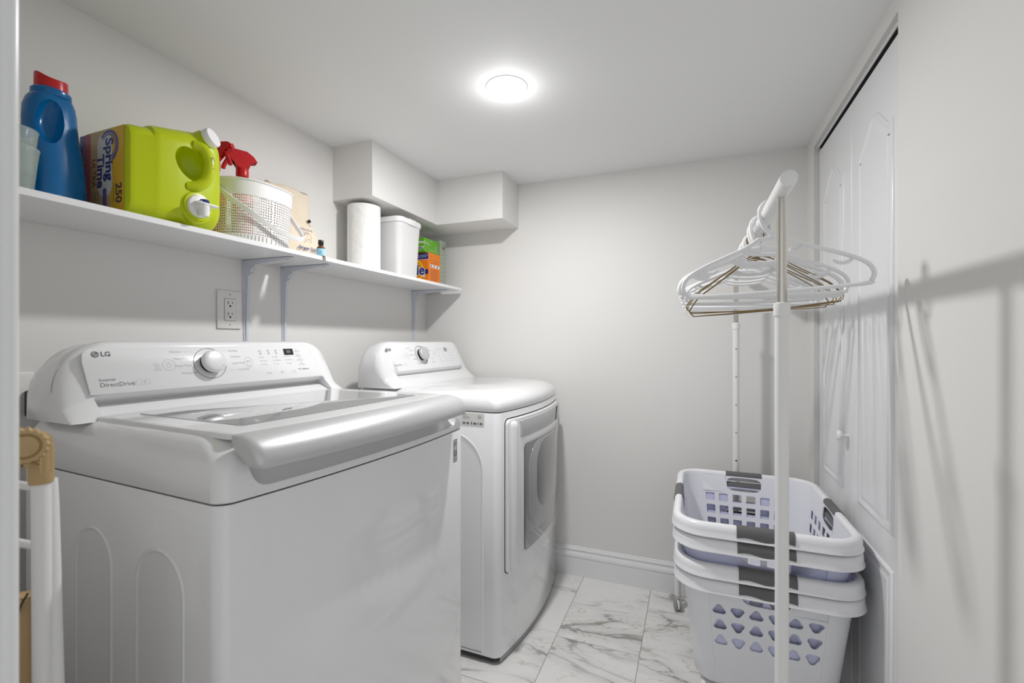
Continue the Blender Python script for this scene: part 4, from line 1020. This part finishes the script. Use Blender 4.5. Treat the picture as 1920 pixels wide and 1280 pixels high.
    # floor of the basket
    R = [ringz(zb_, 0), ringz(.004, -.006), ringz(0, -.016)]
    loft(b, R, cap=False); b.faces.new([b.verts.new(p) for p in R[-1]][::-1])
    bmesh.ops.remove_doubles(b, verts=b.verts, dist=.0002)
    o = obj('basket_wall', b, M['basket'] if kind == 'square' else M['basket3'], t, ang=50)
    md = o.modifiers.new('s', 'SOLIDIFY'); md.thickness = .0028; md.offset = 1
    bpy.context.view_layer.update(); me = evalmesh(o); o.modifiers.clear(); o.data = me
    for p in me.polygons: p.use_smooth = True
    me.set_sharp_from_angle(angle=math.radians(40))
    # rolled rim
    prof = [(-.001, H-.016), (-.001, H-.006), (.003, H-.001), (.010, H), (.017, H-.002), (.022, H-.008), (.0235, H-.018), (.0235, H-.030), (.0265, H-.034), (.0265, H-.037), (.022, H-.037), (.0205, H-.018), (.016, H-.008), (.008, H-.005), (.003, H-.008), (.001, H-.016)]
    def rimring(off, z):
        k = 1; out = []
        for x, y, zz in ringz(H, off): out.append((x, y, z))
        return out
    b = B(); loft(b, [rimring(o_, z) for o_, z in prof], loop=True); obj('rim', b, M['rim'], t, ang=50)
    # soft grips in the middle of each side
    for sd, hl in (('f', .070), ('b', .062), ('r', .062), ('l', .062)):
        b = B(); R = []; ns = 16
        for q in range(ns+1):
            u = -hl+2*hl*q/ns; e = 1 if 0 < q < ns else .94
            wave = .003*math.sin(PI*q/ns*3)
            p2 = [(-.0025, H-.014), (-.002, H-.004), (.003, H+.0012), (.010, H+.0022), (.018, H), (.0245, H-.007), (.0258, H-.018), (.0255, H-.0285+wave), (.0225, H-.0285+wave), (.0215, H-.018), (.016, H-.0095), (.003, H-.0095)]
            R.append([tuple(Vector(perim((sd, u), H, o_))*1.0+Vector((0, 0, z-H))) for o_, z in p2])
        loft(b, R); obj('grip', b, M['grip'], t, ang=50)
    return t
k1 = laundry_basket('square'); k2 = laundry_basket('pick')
BX, BY = .181, 1.705
H = .337
k1.location = (BX, BY, .618-H); k1['label'] = 'topmost white laundry basket of the stack, square holes and grey grips'
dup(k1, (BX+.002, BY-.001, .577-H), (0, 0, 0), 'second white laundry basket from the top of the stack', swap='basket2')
for q in list(k2.children):
    if q.name.startswith('basket_wall'): q3 = q
k2.location = (BX+.003, BY+.001, .503-H); k2.rotation_euler = (0, 0, d2(.5)); k2['label'] = 'third white laundry basket from the top, rim showing below the gap in the stack'
dup(k2, (BX+.006, BY+.001, .462-H), (0, 0, 0), swap=None, label='lowest white laundry basket of the stack, with rounded triangular holes')

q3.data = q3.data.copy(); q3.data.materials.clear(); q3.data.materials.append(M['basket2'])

# ------------------------------------------------------------------ folded drying rack beside the doorway
t = thing('drying_rack', 'folded white tube drying rack with tan plastic joints left of the washer', 'drying rack', (-.802, .335, 0))
b = B(); tube(b, smooth_path([(.012, .0, .0), (.006, 0, .4), (.002, 0, .8), (0, 0, .955)], 6), .0100, 18); obj('leg', b, M['tube'], t)
b = B(); tube(b, smooth_path([(.026, .012, .0), (.017, .012, .45), (-.002, .012, .86), (-.004, .010, .945)], 6), .0085, 14); obj('leg', b, M['tube'], t)
b = B(); tube(b, smooth_path([(-.30, -.03, .0), (-.28, -.03, .9)], 6), .0100, 14); obj('leg', b, M['tube'], t)
for z in (.930, .850, .50, .20): b = B(); cyl(b, (-.002, .012, z), (-.29, -.02, z+.006), .0055, 12); obj('rung', b, M['tube'], t)
b = B(); prism(b, [(-.012, .958), (.012, .958), (.0125, .990), (.006, 1.006), (-.006, 1.010), (-.03, .986), (-.044, .966), (-.036, .960), (-.022, .972), (-.012, .966)], 'y', -.0095, .0095, .003); obj('joint', b, M['tan'], t)
b = B(); tube(b, [(0, 0, .943), (0, 0, .948), (0, 0, .990), (0, .0, .996)], [.0118, .0128, .0128, .011], 20); obj('socket', b, M['tan'], t)
for z in (.966, .972):
    b = B(); tube(b, smooth_path([(.004, -.0125, z), (.008, -.0105, z+.006), (.012, -.006, z)], 4), .0012, 6); obj('chevron', b, M['tan'], t)
def gear(c, r, ax_n, name, teeth=18):
    b = B(); R = []
    prof = [(1, 0), (1, .012), (.9, .0155), (.72, .0155), (.66, .013), (.62, .013), (.56, .0165), (.1, .018)]
    n = teeth*4; q = Vector(ax_n).to_track_quat('Z', 'Y').to_matrix()
    for k, h in prof: R.append([q @ Vector(((r*k+(.0011*math.cos(teeth*2*PI*j/n) if k > .85 else 0))*math.cos(2*PI*j/n), (r*k+(.0011*math.cos(teeth*2*PI*j/n) if k > .85 else 0))*math.sin(2*PI*j/n), h))+Vector(c) for j in range(n)])
    loft(b, R); return obj(name, b, M['tan'], t, ang=40)
gear((.007, -.019, .9975), .0225, (.93, -.37, .03), 'joint_dial')
b = B(); prism(b, rrect(.030, .022, .010, 5, -.042, .004), 'z', .20, .786, .003); obj('tan_brace', b, M['tan'], t)
b = B(); tube(b, smooth_path([(-.022, -.004, .795), (-.023, -.010, .783), (-.032, -.010, .770), (-.052, -.012, .764)], 4), .0012, 6); obj('cord', b, M['black'], t)
for o in bpy.data.objects:
    if o.name.split('.')[0] in ('cycle_print', 'option_print', 'indicator_lights', 'symbol_print', 'label_print', 'side_text', 'side_print', 'band_print', 'sticker_print', 'lettering', 'brand_print', 'label_small', 'label_type', 'label_count', 'sheep_mark', 'slots', 'digits') and o.parent: o['kind'] = 'stuff'
for o in list(bpy.data.objects):
    if o.type == 'MESH' and len(o.data.vertices) == 0: bpy.data.objects.remove(o)
